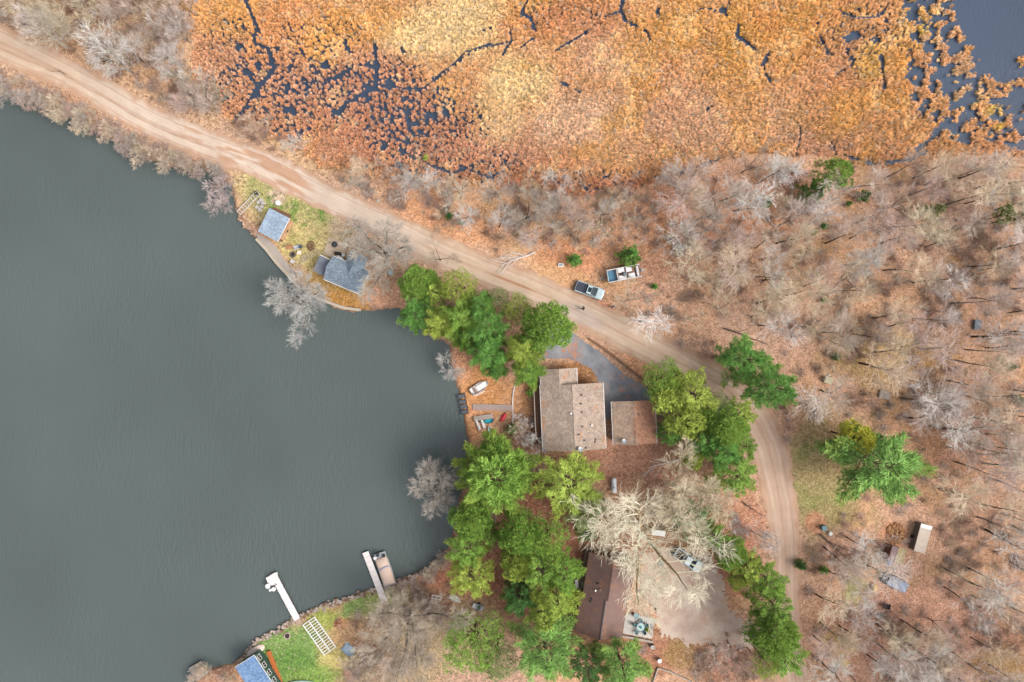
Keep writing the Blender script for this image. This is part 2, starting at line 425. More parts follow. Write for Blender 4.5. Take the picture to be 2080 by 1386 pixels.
def marsh_mask(px, py):
    """(inside marsh, open water amount 0..1)"""
    x = px/12; y = py/12
    wob = (fbm(x, y, 1.6, 3, 3)-.5)*14
    sd = sdf(px, py, MARSH)+wob
    op = np.zeros(len(px))
    w2 = (fbm(x, y, 1.1, 9, 3)-.5)*9
    for pts, wd in CH:
        d = segdist(px, py, pts)+w2*.7
        op = np.maximum(op, 1-sstep(wd*.5, wd*.95+1.0, d))
    # tussock pattern: gaps along cell borders
    s = 1.0; gx = x/s; gy = y/s; ix = np.floor(gx); iy = np.floor(gy)
    f1 = np.full(len(px), 9.); f2 = np.full(len(px), 9.); gid = np.zeros(len(px))
    for ox in (-1, 0, 1):
        for oy in (-1, 0, 1):
            cx = ix+ox; cy = iy+oy
            h = np.sin(cx*127.1+cy*311.7)*43758.5453; h2 = np.sin(cx*269.5+cy*183.3)*24634.634
            qx = cx+(h-np.floor(h)); qy = cy+(h2-np.floor(h2))
            d = np.hypot(gx-qx, gy-qy)
            nf1 = np.minimum(f1, d); f2 = np.where(d < f1, f1, np.minimum(f2, d)); f1 = nf1
    reg = np.zeros(len(px))
    for a in ((560, 170, 150, 95, .34), (735, 195, 170, 95, .32), (850, 245, 150, 85, .27), (640, 90, 130, 60, .16), (900, 330, 170, 50, .2), (600, 250, 90, 40, .34),
              (470, 100, 70, 90, .2), (1130, 30, 120, 40, .1), (1760, 60, 110, 70, .16), (1200, 365, 160, 30, .12)):
        reg = np.maximum(reg, a[4]*blob(px, py, *a[:4]))
    reg = reg*(.12+1.15*fbm(x, y, 5, 21, 3))
    gap = (1-sstep(reg-.05, reg+.03, f2-f1))*(reg > .04)
    op = np.maximum(op, gap)
    sp = 1-sstep(-12, 12, sdf(px, py, SPARSE)+wob*1.5)
    ed = np.clip(-sdf(px, py, SPARSE)/150, 0, 1)
    isl = sstep(.0, .05, fbm(x, y, 1.0, 31, 3)-.50-.10*ed-.2*(fbm(x, y, 6, 35, 2)-.5))       # only islets stay
    dens = blob(px, py, 1905, 190, 60, 80); isl = np.maximum(isl, dens*(1-sstep(.0, .16, .35-f2+f1))*.0)
    spop = sp*(1-isl)
    op = np.maximum(op, spop)
    po = 1-sstep(-8, 6, sdf(px, py, POND)+wob*.6)
    op = np.maximum(op, po)
    return sd, op
def marsh_col(px, py):
    x = px/12; y = py/12; n = len(px)
    n1 = fbm(x, y, 9, 41, 4); n2 = fbm(x, y, 2.6, 45, 3); n3 = fbm(x, y, 14, 49, 3); jit = (n1-.5)*1.3
    c = np.tile(np.array(S(222, 168, 104)), (n, 1))
    RU = S(204, 140, 98); OR = S(220, 154, 82); GO = S(226, 170, 62); ST = S(232, 202, 140); TA = S(222, 176, 130); YE = S(222, 188, 60); PK = S(214, 166, 134)
    for a, k, f in (((560, 60, 190, 90), OR, .9), ((740, 60, 140, 70), GO, .5), ((600, 200, 190, 80), RU, .7), ((740, 190, 160, 90), RU, .8), ((880, 280, 200, 90), RU, .85), ((720, 280, 180, 60), RU, .7), ((1000, 330, 160, 60), RU, .7),
                    ((900, 70, 110, 70), ST, .9), ((960, 30, 80, 50), ST, .85), ((1060, 160, 75, 60), ST, .9), ((1010, 230, 60, 70), ST, .6), ((1250, 110, 110, 60), TA, .9),
                    ((1130, 40, 140, 50), OR, .8), ((1440, 60, 150, 70), GO, .65), ((1470, 130, 80, 50), GO, .55), ((1560, 60, 60, 60), OR, .8), ((1660, 40, 90, 60), GO, .6), ((1640, 90, 60, 50), GO, .6),
                    ((1300, 250, 230, 90), TA, .8), ((1180, 250, 90, 60), S(230, 196, 160), .5), ((1500, 250, 190, 80), TA, .7), ((1750, 250, 160, 90), S(220, 168, 92), .7), ((1810, 110, 60, 60), GO, .4), ((1860, 60, 50, 60), S(224, 176, 84), .8),
                    ((1770, 130, 34, 45), YE, .6), ((1960, 165, 60, 60), S(205, 170, 130), .6), ((2020, 228, 22, 16), YE, 1), ((2030, 258, 14, 9), YE, 1), ((1960, 210, 30, 14), YE, .7), ((1878, 58, 14, 12), YE, 1),
                    ((1290, 385, 500, 28), S(196, 120, 68), .75), ((1690, 290, 110, 40), PK, .6), ((430, 100, 60, 90), S(205, 150, 108), .8), ((450, 30, 80, 50), GO, .5)):
        c = lerpc(c, k, f*blob(px, py, *a, nz=jit*.7))
    c = lerpc(c, RU, sstep(.52, .72, n3)*.28); c = lerpc(c, GO, sstep(.58, .75, n1)*.55); c = lerpc(c, ST, sstep(.6, .75, n2)*.4)
    c = lerpc(c, PK, sstep(.55, .7, fbm(x, y, 5, 55, 3))*.22)
    c = c*(1.08+.3*n2)[:, None]
    g = c.mean(1)[:, None]
    return c+(g-c)*.21

def ground_col(px, py):
    x = px/12; y = py/12; n = len(px)
    n1 = fbm(x, y, 8, 61, 4); n2 = fbm(x, y, 3, 65, 4); n3 = fbm(x, y, 18, 69, 3); jit = (n2-.5)*.9
    LI = S(200, 158, 130); GR = S(188, 156, 136); OG = S(208, 162, 124); TA = S(214, 184, 148); PI = S(196, 152, 132); DK = S(140, 92, 68); RU = S(196, 124, 78)
    OL = S(160, 142, 96); BG = S(172, 136, 84); GN = S(112, 148, 66); YG = S(196, 180, 112); PALE = S(204, 178, 156)
    c = np.tile(np.array(LI), (n, 1))
    c = lerpc(c, OG, sstep(.42, .66, n1)*.8); c = lerpc(c, GR, sstep(.5, .7, n3)*.6); c = lerpc(c, BG, sstep(.62, .75, fbm(x, y, 6, 77, 3))*.4)
    # road verges
    rd = segdist(px, py, RPTS)
    c = lerpc(c, TA, (1-sstep(34, 85, rd+(n2-.5)*70))*.6*(px < 1100))
    c = lerpc(c, S(196, 158, 134), (1-sstep(34, 60, rd+(n2-.5)*40))*.6)
    L = [((180, 60, 330, 130), S(196, 158, 124), .75, .3), ((150, 205, 150, 30), S(190, 150, 122), .8, .9), ((430, 150, 90, 110), S(214, 176, 136), .8, 0), ((620, 300, 110, 45), S(206, 170, 128), .6, .5),
         ((600, 440, 150, 60), S(196, 178, 124), .95, .55), ((545, 395, 50, 40), S(164, 162, 104), .75, .4), ((640, 430, 60, 26), S(158, 160, 100), .7, .5), ((560, 400, 22, 18), PALE, .8, 0), ((690, 462, 26, 26), PALE, .6, 0),
         ((610, 510, 60, 40), S(202, 184, 124), .95, .6), ((670, 590, 90, 22), S(178, 142, 82), .95, .45), ((710, 612, 50, 16), S(184, 134, 72), .8, .3), ((795, 600, 50, 36), S(226, 172, 138), .95, 0), ((770, 560, 50, 34), S(184, 150, 116), .7, 0),
         ((690, 470, 20, 26), S(205, 182, 150), .7, 0), ((900, 440, 140, 50), S(214, 152, 108), .7, .4), ((1160, 520, 90, 50), S(206, 146, 108), .9, .2), ((1150, 570, 80, 30), S(214, 168, 122), .7, .4), ((1330, 520, 60, 50), S(178, 126, 98), .6, 0),
         ((1230, 640, 60, 26), S(206, 142, 104), .7, .4), ((1280, 470, 160, 60), S(200, 148, 110), .6, 0), ((1500, 420, 240, 80), S(204, 140, 102), .6, 0),
         ((1700, 940, 110, 110), S(178, 144, 108), .9, 0), ((1650, 980, 60, 130), S(164, 150, 104), .75, 0), ((1690, 1030, 80, 50), S(158, 146, 98), .7, 0), ((1780, 720, 110, 70), S(192, 160, 112), .85, 0), ((1890, 730, 60, 60), S(176, 136, 82), .7, 0),
         ((1880, 880, 50, 90), S(190, 150, 104), .6, 0), ((1960, 900, 160, 90), S(176, 128, 104), .6, 0), ((1850, 1290, 280, 130), S(176, 132, 112), .7, 0), ((2030, 1360, 70, 50), S(160, 128, 82), .8, 0), ((1720, 1120, 70, 50), S(184, 144, 124), .7, 0),
         ((1655, 1062, 22, 22), S(206, 146, 114), .85, 0), ((1820, 1085, 30, 26), S(200, 136, 98), .8, 0), ((1280, 935, 120, 46), S(184, 136, 112), .95, 0), ((1165, 760, 60, 34), S(168, 120, 80), .95, 0), ((1165, 775, 30, 16), S(144, 96, 62), .6, 0),
         ((970, 790, 60, 60), S(204, 146, 96), .9, 0), ((1010, 800, 60, 60), S(190, 134, 84), .6, 0), ((1070, 830, 26, 70), S(168, 122, 84), .8, 0), ((935, 740, 26, 50), S(220, 162, 126), .8, 0), ((960, 850, 20, 50), S(222, 158, 112), .8, 0),
         ((1060, 890, 60, 40), S(160, 116, 92), .8, 0), ((1080, 1010, 130, 60), S(160, 112, 88), .95, 0), ((1100, 1150, 190, 150), S(158, 110, 86), .95, 0), ((1170, 950, 60, 30), S(160, 110, 88), .8, 0),
         ((930, 1180, 80, 40), S(168, 112, 88), .95, 0), ((1300, 1330, 110, 50), S(170, 118, 92), .9, 0), ((1390, 1330, 45, 35), S(150, 124, 78), .8, 0), ((1500, 1120, 60, 120), S(184, 126, 100), .9, 0), ((1390, 960, 120, 100), S(166, 124, 102), .8, 0), ((1360, 1070, 130, 60), S(130, 96, 66), .7, 0),
         ((1480, 1340, 90, 50), S(160, 116, 96), .8, 0), ((1300, 740, 60, 20), S(214, 156, 116), .8, .5),
         ((900, 1290, 120, 90), S(178, 158, 116), .95, 0), ((830, 1320, 120, 90), S(170, 148, 116), .9, 0), ((1000, 1370, 100, 50), S(186, 150, 128), .9, 0), ((880, 1225, 70, 30), S(158, 112, 90), .8, 0),
         ((600, 1330, 110, 90), S(124, 152, 84), 1, 0), ((660, 1260, 60, 30), S(158, 168, 84), .9, 0), ((740, 1235, 70, 34), S(124, 150, 84), .95, -.4), ((600, 1350, 60, 40), S(100, 136, 66), .8, 0), ((680, 1330, 40, 50), S(206, 188, 120), .85, -.9), ((700, 1290, 40, 30), S(196, 160, 116), .8, 0),
         ((640, 1375, 70, 24), S(128, 156, 76), .8, 0), ((690, 1265, 16, 14), S(214, 150, 104), .9, 0), ((430, 1370, 60, 24), S(170, 128, 102), .9, 0), ((745, 1290, 60, 50), S(168, 132, 104), .8, 0), ((760, 1375, 60, 40), S(176, 146, 118), .8, 0), ((790, 1215, 50, 26), S(152, 158, 92), .8, 0)]
    for a, k, f, r_ in L:
        c = lerpc(c, k, f*blob(px, py, *a, nz=jit, rot=r_))
    # grass tufts in the yards
    g = blob(px, py, 610, 430, 120, 60, rot=.5)*sstep(.55, .68, fbm(x, y, 1.6, 83, 3)); c = lerpc(c, S(104, 138, 60), g*.8)
    g = blob(px, py, 1700, 960, 130, 150)*sstep(.52, .68, fbm(x, y, 4, 87, 4)); c = lerpc(c, S(140, 142, 84), g*.65)
    # marsh bed and shore mud
    return c

# ---- the ground sheet
fx = np.arange(-91.5, 91.6, .3); fy = np.arange(-63, 63.1, .3)
ox = np.array([95, 100, 108, 120, 150, 200, 300, 500, 900, 1600, 2600.])
oy = np.array([66, 70, 78, 90, 120, 180, 300, 500, 900, 1600, 2600.])
gx = np.concatenate([-ox[::-1], fx, ox]); gy = np.concatenate([-oy[::-1], fy, oy])
X, Y = np.meshgrid(gx, gy); X = X.ravel(); Y = Y.ravel()
px, py = PX(X, Y)
lake_sd = sdf(px, py, LAKE)
lake_n = lake_sd+(fbm(X, Y, 1.5, 15, 4)-.5)*14*sstep(0, 400, np.abs(px-650)+np.abs(py-560)+250)
msd, mop = marsh_mask(px, py)
Z = (fbm(X, Y, 7, 5, 3)-.5)*.16
nearflat = sstep(30, 70, segdist(px, py, RPTS)); 
yard = np.maximum(blob(px, py, 1200, 830, 330, 260), blob(px, py, 1330, 1200, 300, 190)); yard = np.maximum(yard, blob(px, py, 620, 500, 230, 170)); yard = np.maximum(yard, blob(px, py, 620, 1320, 240, 140))
Z = Z*nearflat*(1-yard)
Z = Z*(1-sstep(12, -4, msd))-.22*sstep(10, -10, msd)
Z = Z-(sstep(.25, .75, mop)*.75)*(msd < 6)
Z = np.where(lake_n < 6, np.minimum(Z, -.05-sstep(6, -14, lake_n)*1.3), Z)
cg = ground_col(px, py)
cm = marsh_col(px, py)*.8
f = sstep(14, -8, msd)
cg = cg*(1-f[:, None])+cm*f[:, None]
wet = sstep(.1, .5, mop)*(msd < 4)
cg = lerpc(cg, S(70, 62, 44), wet*.95)
cg = lerpc(cg, S(96, 78, 62), sstep(8, -4, lake_n)*.8)
far = sstep(60, 74, np.maximum(np.abs(X)-29, np.abs(Y)))      # coarse cells outside the frame carry the mean tone
mm = msd < 0
for k_, t_ in ((mm, cg[mm & (far < .01)].mean(0)), (~mm, cg[~mm & (far < .01)].mean(0))): cg[k_] = cg[k_]*(1-far[k_][:, None])+t_*far[k_][:, None]
Z = np.where((far > .5) & mm & (mop > .25) & (sdf(px, py, POND) > 0), -.22, Z)
gn = len(gx)
ii = np.arange((len(gy)-1)*gn).reshape(-1, gn)[:, :-1].ravel()
F = np.c_[ii, ii+1, ii+gn+1, ii+gn]
gm = npmesh('ground', np.c_[X, Y, Z], F, {'col': cg}, smooth=True)
ground = link('ground', gm, attr_mat('ground_litter')); ground['kind'] = 'structure'

def water_mat(name, base, rip, k=1.0):
    m, nt, b = newmat(name); v = worldpos(nt)
    n = tex(nt, 'Noise', v, Scale=.03, Detail=3.0)
    c = mix(nt, base, tuple(q*1.25 for q in base), ramp(nt, n.outputs[0], .3, .7))
    nt.links.new(c, b.inputs['Base Color'])
    b.inputs['Roughness'].default_value = .12; b.inputs['IOR'].default_value = 1.45; b.inputs['Specular IOR Level'].default_value = .5*k
    mp = nt.nodes.new('ShaderNodeMapping'); mp.inputs['Rotation'].default_value = (0, 0, R(35)); mp.inputs['Scale'].default_value = (2.6, .9, 1)
    nt.links.new(v, mp.inputs[0])
    w1 = tex(nt, 'Noise', mp.outputs[0], Scale=rip, Detail=3.0, Roughness=.6)
    w2 = tex(nt, 'Noise', v, Scale=.07, Detail=2.0)
    bn = nt.nodes.new('ShaderNodeBump'); bn.inputs['Distance'].default_value = .2
    nt.links.new(ramp(nt, w2.outputs[0], .38, .62, .15, .6), bn.inputs['Strength'])
    nt.links.new(w1.outputs[0], bn.inputs['Height']); nt.links.new(bn.outputs[0], b.inputs['Normal'])
    return m
def slab(name, poly, z, mat):
    mb = MB(); mb.add([(*P(a, b, 0).xy, z) for a, b in poly], [tuple(range(len(poly)))])
    return mb
rl_ = [(float((q[0]-1040)/12), float((693-q[1])/12)) for q in RC if q[0] < 1050]       # the causeway parts lake and marsh
rl_ = rl_[:1]+[p for p in rl_[1:] if p[0] > -200]
lk = MB(); lk.add([(rl_[0][0], -2600, -.35), (rl_[-1][0], -2600, -.35)]+[(a, b, -.35) for a, b in rl_[::-1]], [tuple(range(len(rl_)+2))])
o = lk.build('lake_water', water_mat('lake', S(84, 93, 91), .95)); o['kind'] = 'structure'
pw = MB(); pw.add([(a, b, -.42) for a, b in rl_]+[(2600, rl_[-1][1], -.42), (2600, 2600, -.42), (rl_[0][0], 2600, -.42)], [tuple(range(len(rl_)+3))])
o = pw.build('marsh_water', water_mat('pond', S(56, 70, 90), 1.1)); o['kind'] = 'structure'

# ---- road ribbon with worn wheel tracks
def ribbon(name, pts, z, colfn, mat, across=37, jag=.5):
    n = len(pts); xs = []; ys = []; us = []; vs = []
    d = np.gradient(pts[:, :2], axis=0); L = np.hypot(d[:, 0], d[:, 1])[:, None]; d = d/L
    nrm = np.c_[-d[:, 1], d[:, 0]]
    s = np.concatenate([[0], np.cumsum(np.hypot(*np.diff(pts[:, :2], axis=0).T))])/12
    V = np.linspace(-1, 1, across)
    jl = (fbm(s, s*0, 1.2, 91, 3)-.5)*2*jag*12; jr = (fbm(s, s*0+50, 1.2, 92, 3)-.5)*2*jag*12
    for i in range(n):
        for v in V:
            wdt = pts[i, 2]+(jl[i] if v < 0 else jr[i])*abs(v)**3
            q = pts[i, :2]+nrm[i]*v*wdt
            xs.append(q[0]); ys.append(q[1]); us.append(s[i]); vs.append(v)
    xs = np.array(xs); ys = np.array(ys); us = np.array(us); vs = np.array(vs)
    zz = z+.05*(1-np.abs(vs)**2.0)
    c = colfn(xs, ys, us, vs)
    i0 = (np.arange(n-1)[:, None]*across+np.arange(across-1)[None, :]).ravel()
    F = np.c_[i0, i0+across, i0+across+1, i0+1]
    me = npmesh(name, np.c_[(xs-1040)/12, (693-ys)/12, zz], F, {'col': c, 'along': us, 'across': vs}, smooth=True)
    o = link(name, me, mat); o['kind'] = 'structure'; return o
def road_mat(name):
    m, nt, b = newmat(name)
    a = nt.nodes.new('ShaderNodeAttribute'); a.attribute_name = 'col'
    al = nt.nodes.new('ShaderNodeAttribute'); al.attribute_name = 'along'
    ac = nt.nodes.new('ShaderNodeAttribute'); ac.attribute_name = 'across'
    cb = nt.nodes.new('ShaderNodeCombineXYZ'); nt.links.new(al.outputs['Fac'], cb.inputs[0]); nt.links.new(ac.outputs['Fac'], cb.inputs[1])
    mp = nt.nodes.new('ShaderNodeMapping'); mp.inputs['Scale'].default_value = (.16, 7, 1); nt.links.new(cb.outputs[0], mp.inputs[0])
    st = tex(nt, 'Noise', mp.outputs[0], Scale=1.6, Detail=7.0, Roughness=.72)
    v = worldpos(nt); g = tex(nt, 'Noise', v, Scale=7.0, Detail=4.0, Roughness=.8); g2 = tex(nt, 'Noise', v, Scale=.4, Detail=5.0)
    c = bright(nt, a.outputs['Color'], ramp(nt, st.outputs[0], .3, .7, .84, 1.14))
    c = bright(nt, c, ramp(nt, g.outputs[0], .3, .7, .93, 1.07)); c = bright(nt, c, ramp(nt, g2.outputs[0], .3, .7, .92, 1.08))
    c = mix(nt, c, S(176, 176, 180), ramp(nt, st.outputs[0], .6, .75, 0, .35))
    nt.links.new(c, b.inputs['Base Color']); b.inputs['Roughness'].default_value = .95
    bump(nt, b, g.outputs[0], .3, .03); return m
ROADM = road_mat('road_gravel')
def road_col(px, py, u, v):
    n = len(px); x = px/12; y = py/12
    c = np.tile(np.array(S(203, 177, 153)), (n, 1))
    c = lerpc(c, S(214, 195, 178), blob(px, py, 520, 330, 420, 130, rot=.5)*.8)
    c = lerpc(c, S(196, 164, 144), sstep(1350, 1620, px)*.7)
    rut = (1-sstep(.0, .13, np.abs(np.abs(v-.05)-.42)))*.5
    c = lerpc(c, S(214, 190, 170), rut)
    c = lerpc(c, S(178, 142, 118), (1-sstep(.0, .12, np.abs(v-.05)))*.55*(1-blob(px, py, 750, 440, 150, 80)))
    c = lerpc(c, S(176, 140, 118), (1-sstep(.0, .06, np.abs(np.abs(v-.05)-.62)))*.6)
    # wet brown patches
    w_ = fbm(u*.22, v*3.2, .8, 95, 4)
    wm = sstep(.5, .6, w_+.15*(1-np.abs(v+.05)/.5))*(sstep(330, 420, px)*(1-sstep(610, 650, px)))*(np.abs(v) < .62)
    c = lerpc(c, S(186, 142, 112), wm*.8)
    ln = (1-sstep(.02, .07, np.abs(v-.18-(fbm(u, u*0, 3, 96, 2)-.5)*.12)))*(1-sstep(380, 460, px))
    c = lerpc(c, S(170, 130, 102), ln*.7)
    ln = (1-sstep(.03, .1, np.abs(v-.05)))*blob(px, py, 1045, 570, 50, 30, rot=.4); c = lerpc(c, S(174, 122, 84), ln*.8)
    edge = sstep(.6, .98, np.abs(v)+(fbm(x, y, 1.2, 97, 3)-.5)*.6)
    c = lerpc(c, S(190, 150, 122), edge*.85)
    c = lerpc(c, S(176, 170, 170), blob(px, py, 1180, 640, 60, 20, rot=.45)*.35)
    return c*(.93+.14*fbm(x, y, 3, 98, 3))[:, None]
o = ribbon('road', RC, .03, road_col, ROADM)

def tess(name, poly, z, mat, kind='structure', jag=0.25, step=8, h=0, skirt=True):
    """flat sheet from a pixel outline, edge roughened"""
    pts = []; n = len(poly)
    for i in range(n):
        a = np.array(poly[i], float); b = np.array(poly[(i+1) % n], float); k = max(1, int(np.hypot(*(b-a))/step))
        for t in range(k): pts.append(a+(b-a)*t/k)
    out = []
    for q in pts:
        j = (rnd.random()-.5)*2*jag, (rnd.random()-.5)*2*jag
        p = P(q[0], q[1], 0); out.append((p.x+j[0], p.y+j[1]))
    tri = geometry.tessellate_polygon([[Vector((a, b, 0)) for a, b in out]])
    mb = MB(); mb.v = [(a, b, z) for a, b in out]; mb.f = []
    for t in tri:
        a, b, c_ = [Vector(mb.v[i]) for i in t]
        mb.f.append(list(t) if (b-a).cross(c_-a).z > 0 else list(t)[::-1])
    if h:
        m = len(out); ar = sum(out[i][0]*out[(i+1) % m][1]-out[(i+1) % m][0]*out[i][1] for i in range(m))
        mb.v += [(a, b, z-h) for a, b in out]
        for i in range(m):
            j = (i+1) % m; fc = [i, m+i, m+j, j]
            mb.f.append(fc if ar > 0 else fc[::-1])
    o = mb.build(name, mat); 
    if kind: o['kind'] = kind
    return o

def asphalt_mat():
    m, nt, b = newmat('asphalt'); v = worldpos(nt)
    n1 = tex(nt, 'Noise', v, Scale=.35, Detail=6.0, Roughness=.65); n2 = tex(nt, 'Noise', v, Scale=14.0, Detail=2.0)
    n3 = tex(nt, 'Noise', v, Scale=.28, Detail=9.0, Roughness=.75, Distortion=.8)
    c = mix(nt, S(122, 125, 132), S(160, 160, 163), ramp(nt, n1.outputs[0], .35, .65))
    c = bright(nt, c, ramp(nt, n2.outputs[0], .3, .7, .85, 1.15))
    lc = mix(nt, S(176, 112, 78), S(216, 156, 118), ramp(nt, n2.outputs[0], .4, .6))
    c = mix(nt, c, lc, ramp(nt, n3.outputs[0], .55, .62, 0, .85))
    nt.links.new(c, b.inputs['Base Color']); b.inputs['Roughness'].default_value = .85; bump(nt, b, n2.outputs[0], .3, .01)
    return m
tess('asphalt_driveway', [(1160, 672), (1186, 692), (1222, 718), (1248, 742), (1272, 764), (1300, 780), (1335, 800), (1335, 822), (1242, 826), (1240, 850), (1229, 850), (1228, 790), (1216, 782), (1213, 764), (1200, 750), (1180, 738), (1150, 729), (1112, 727), (1085, 735), (1070, 700), (1090, 660), (1130, 640)],
     .012, asphalt_mat(), jag=.12)
def gravel_mat():
    m, nt, b = newmat('gravel_drive'); v = worldpos(nt)
    n1 = tex(nt, 'Noise', v, Scale=.25, Detail=6.0, Roughness=.65); n2 = tex(nt, 'Noise', v, Scale=6.0, Detail=4.0, Roughness=.8)
    c = mix(nt, S(184, 156, 138), S(210, 190, 174), ramp(nt, n1.outputs[0], .35, .62))
    c = bright(nt, c, ramp(nt, n2.outputs[0], .3, .7, .82, 1.18))
    n3 = tex(nt, 'Noise', v, Scale=.22, Detail=9.0, Roughness=.78)
    c = mix(nt, c, mix(nt, S(176, 124, 96), S(206, 160, 130), ramp(nt, n2.outputs[0], .4, .6)), ramp(nt, n3.outputs[0], .54, .62, 0, .75))
    nt.links.new(c, b.inputs['Base Color']); b.inputs['Roughness'].default_value = .95; bump(nt, b, n2.outputs[0], .4, .03); return m
GRAV = gravel_mat()
tess('gravel_drive', [(1335, 1110), (1380, 1118), (1440, 1130), (1462, 1160), (1472, 1205), (1482, 1240), (1510, 1262), (1545, 1262), (1580, 1262), (1580, 1310), (1540, 1322), (1500, 1318), (1470, 1300), (1430, 1310), (1400, 1312), (1380, 1296), (1340, 1292), (1336, 1240), (1300, 1200), (1305, 1130)], .016, GRAV, jag=.55, step=3)

# ---- marsh grass
def tussock(seed, nb=64):
    r = np.random.RandomState(seed); V = []; Fc = []; T = []
    for i in range(nb):
        a = r.rand()*6.283; L = .5+.4*r.rand(); el = R(15+60*r.rand()); b0 = r.rand()*.35
        d = np.array([math.cos(a), math.sin(a)]); s = np.array([-d[1], d[0]])*(.03+.035*r.rand())
        z0 = .15+.35*r.rand()
        p0 = d*b0; p1 = d*(b0+L*math.cos(el)*.6); p2 = d*(b0+L*math.cos(el))
        h1 = z0+L*math.sin(el)*.75; h2 = max(0, h1-.15*r.rand()+L*math.sin(el)*.1)
        k = len(V); V += [(*(p0-s*.6), z0*.4), (*(p0+s*.6), z0*.4), (*(p1+s), h1), (*(p1-s), h1), (*p2, h2)]
        Fc += [(k, k+1, k+2), (k, k+2, k+3), (k+3, k+2, k+4)]
        t = r.rand(); T += [t*.8, t*.8, t, t, min(1, t+.2)]
    me = npmesh('tussock', np.array(V), np.array(Fc), {'tint': np.array(T)})
    return me
def proto(me, mat):
    me.materials.append(mat); return bpy.data.objects.new('tussock', me)
IM = inst_mat('dry_grass', .38)
tus = [proto(tussock(i), IM) for i in range(4)]
sx = np.arange(-58, 98, .35); sy = np.arange(20, 70, .35)
A, B = np.meshgrid(sx, sy); A = A.ravel()+nr.rand(A.size)*.35; B = B.ravel()+nr.rand(B.size)*.35
qx, qy = PX(A, B); sd_, op_ = marsh_mask(qx, qy)
keep = (sd_ < 4) & (op_ < .45) & (nr.rand(A.size) < .92)
A, B, qx, qy, op_ = A[keep], B[keep], qx[keep], qy[keep], op_[keep]
cc = marsh_col(qx, qy)*(.75+.6*nr.rand(len(A)))[:, None]*1.45
pale = nr.rand(len(A)) < .07; cc[pale] = cc[pale]*.35+np.array(S(238, 220, 200))*.75
scl = (.22+.22*nr.rand(len(A)))*(1-.35*np.clip(op_*2, 0, 1))
scatter('marsh_grass', np.c_[A, B, np.full(len(A), -.3)], cc, scl, tus, IM, scz=.4+.5*nr.rand(len(A)))
# ---------------------------------------------------------------- vegetation
BARK = obj_mat('bark', var=.3); TWIG = obj_mat('twigs', var=.2); NEED = obj_mat('needles', tint=True, var=.58, rough=.7)

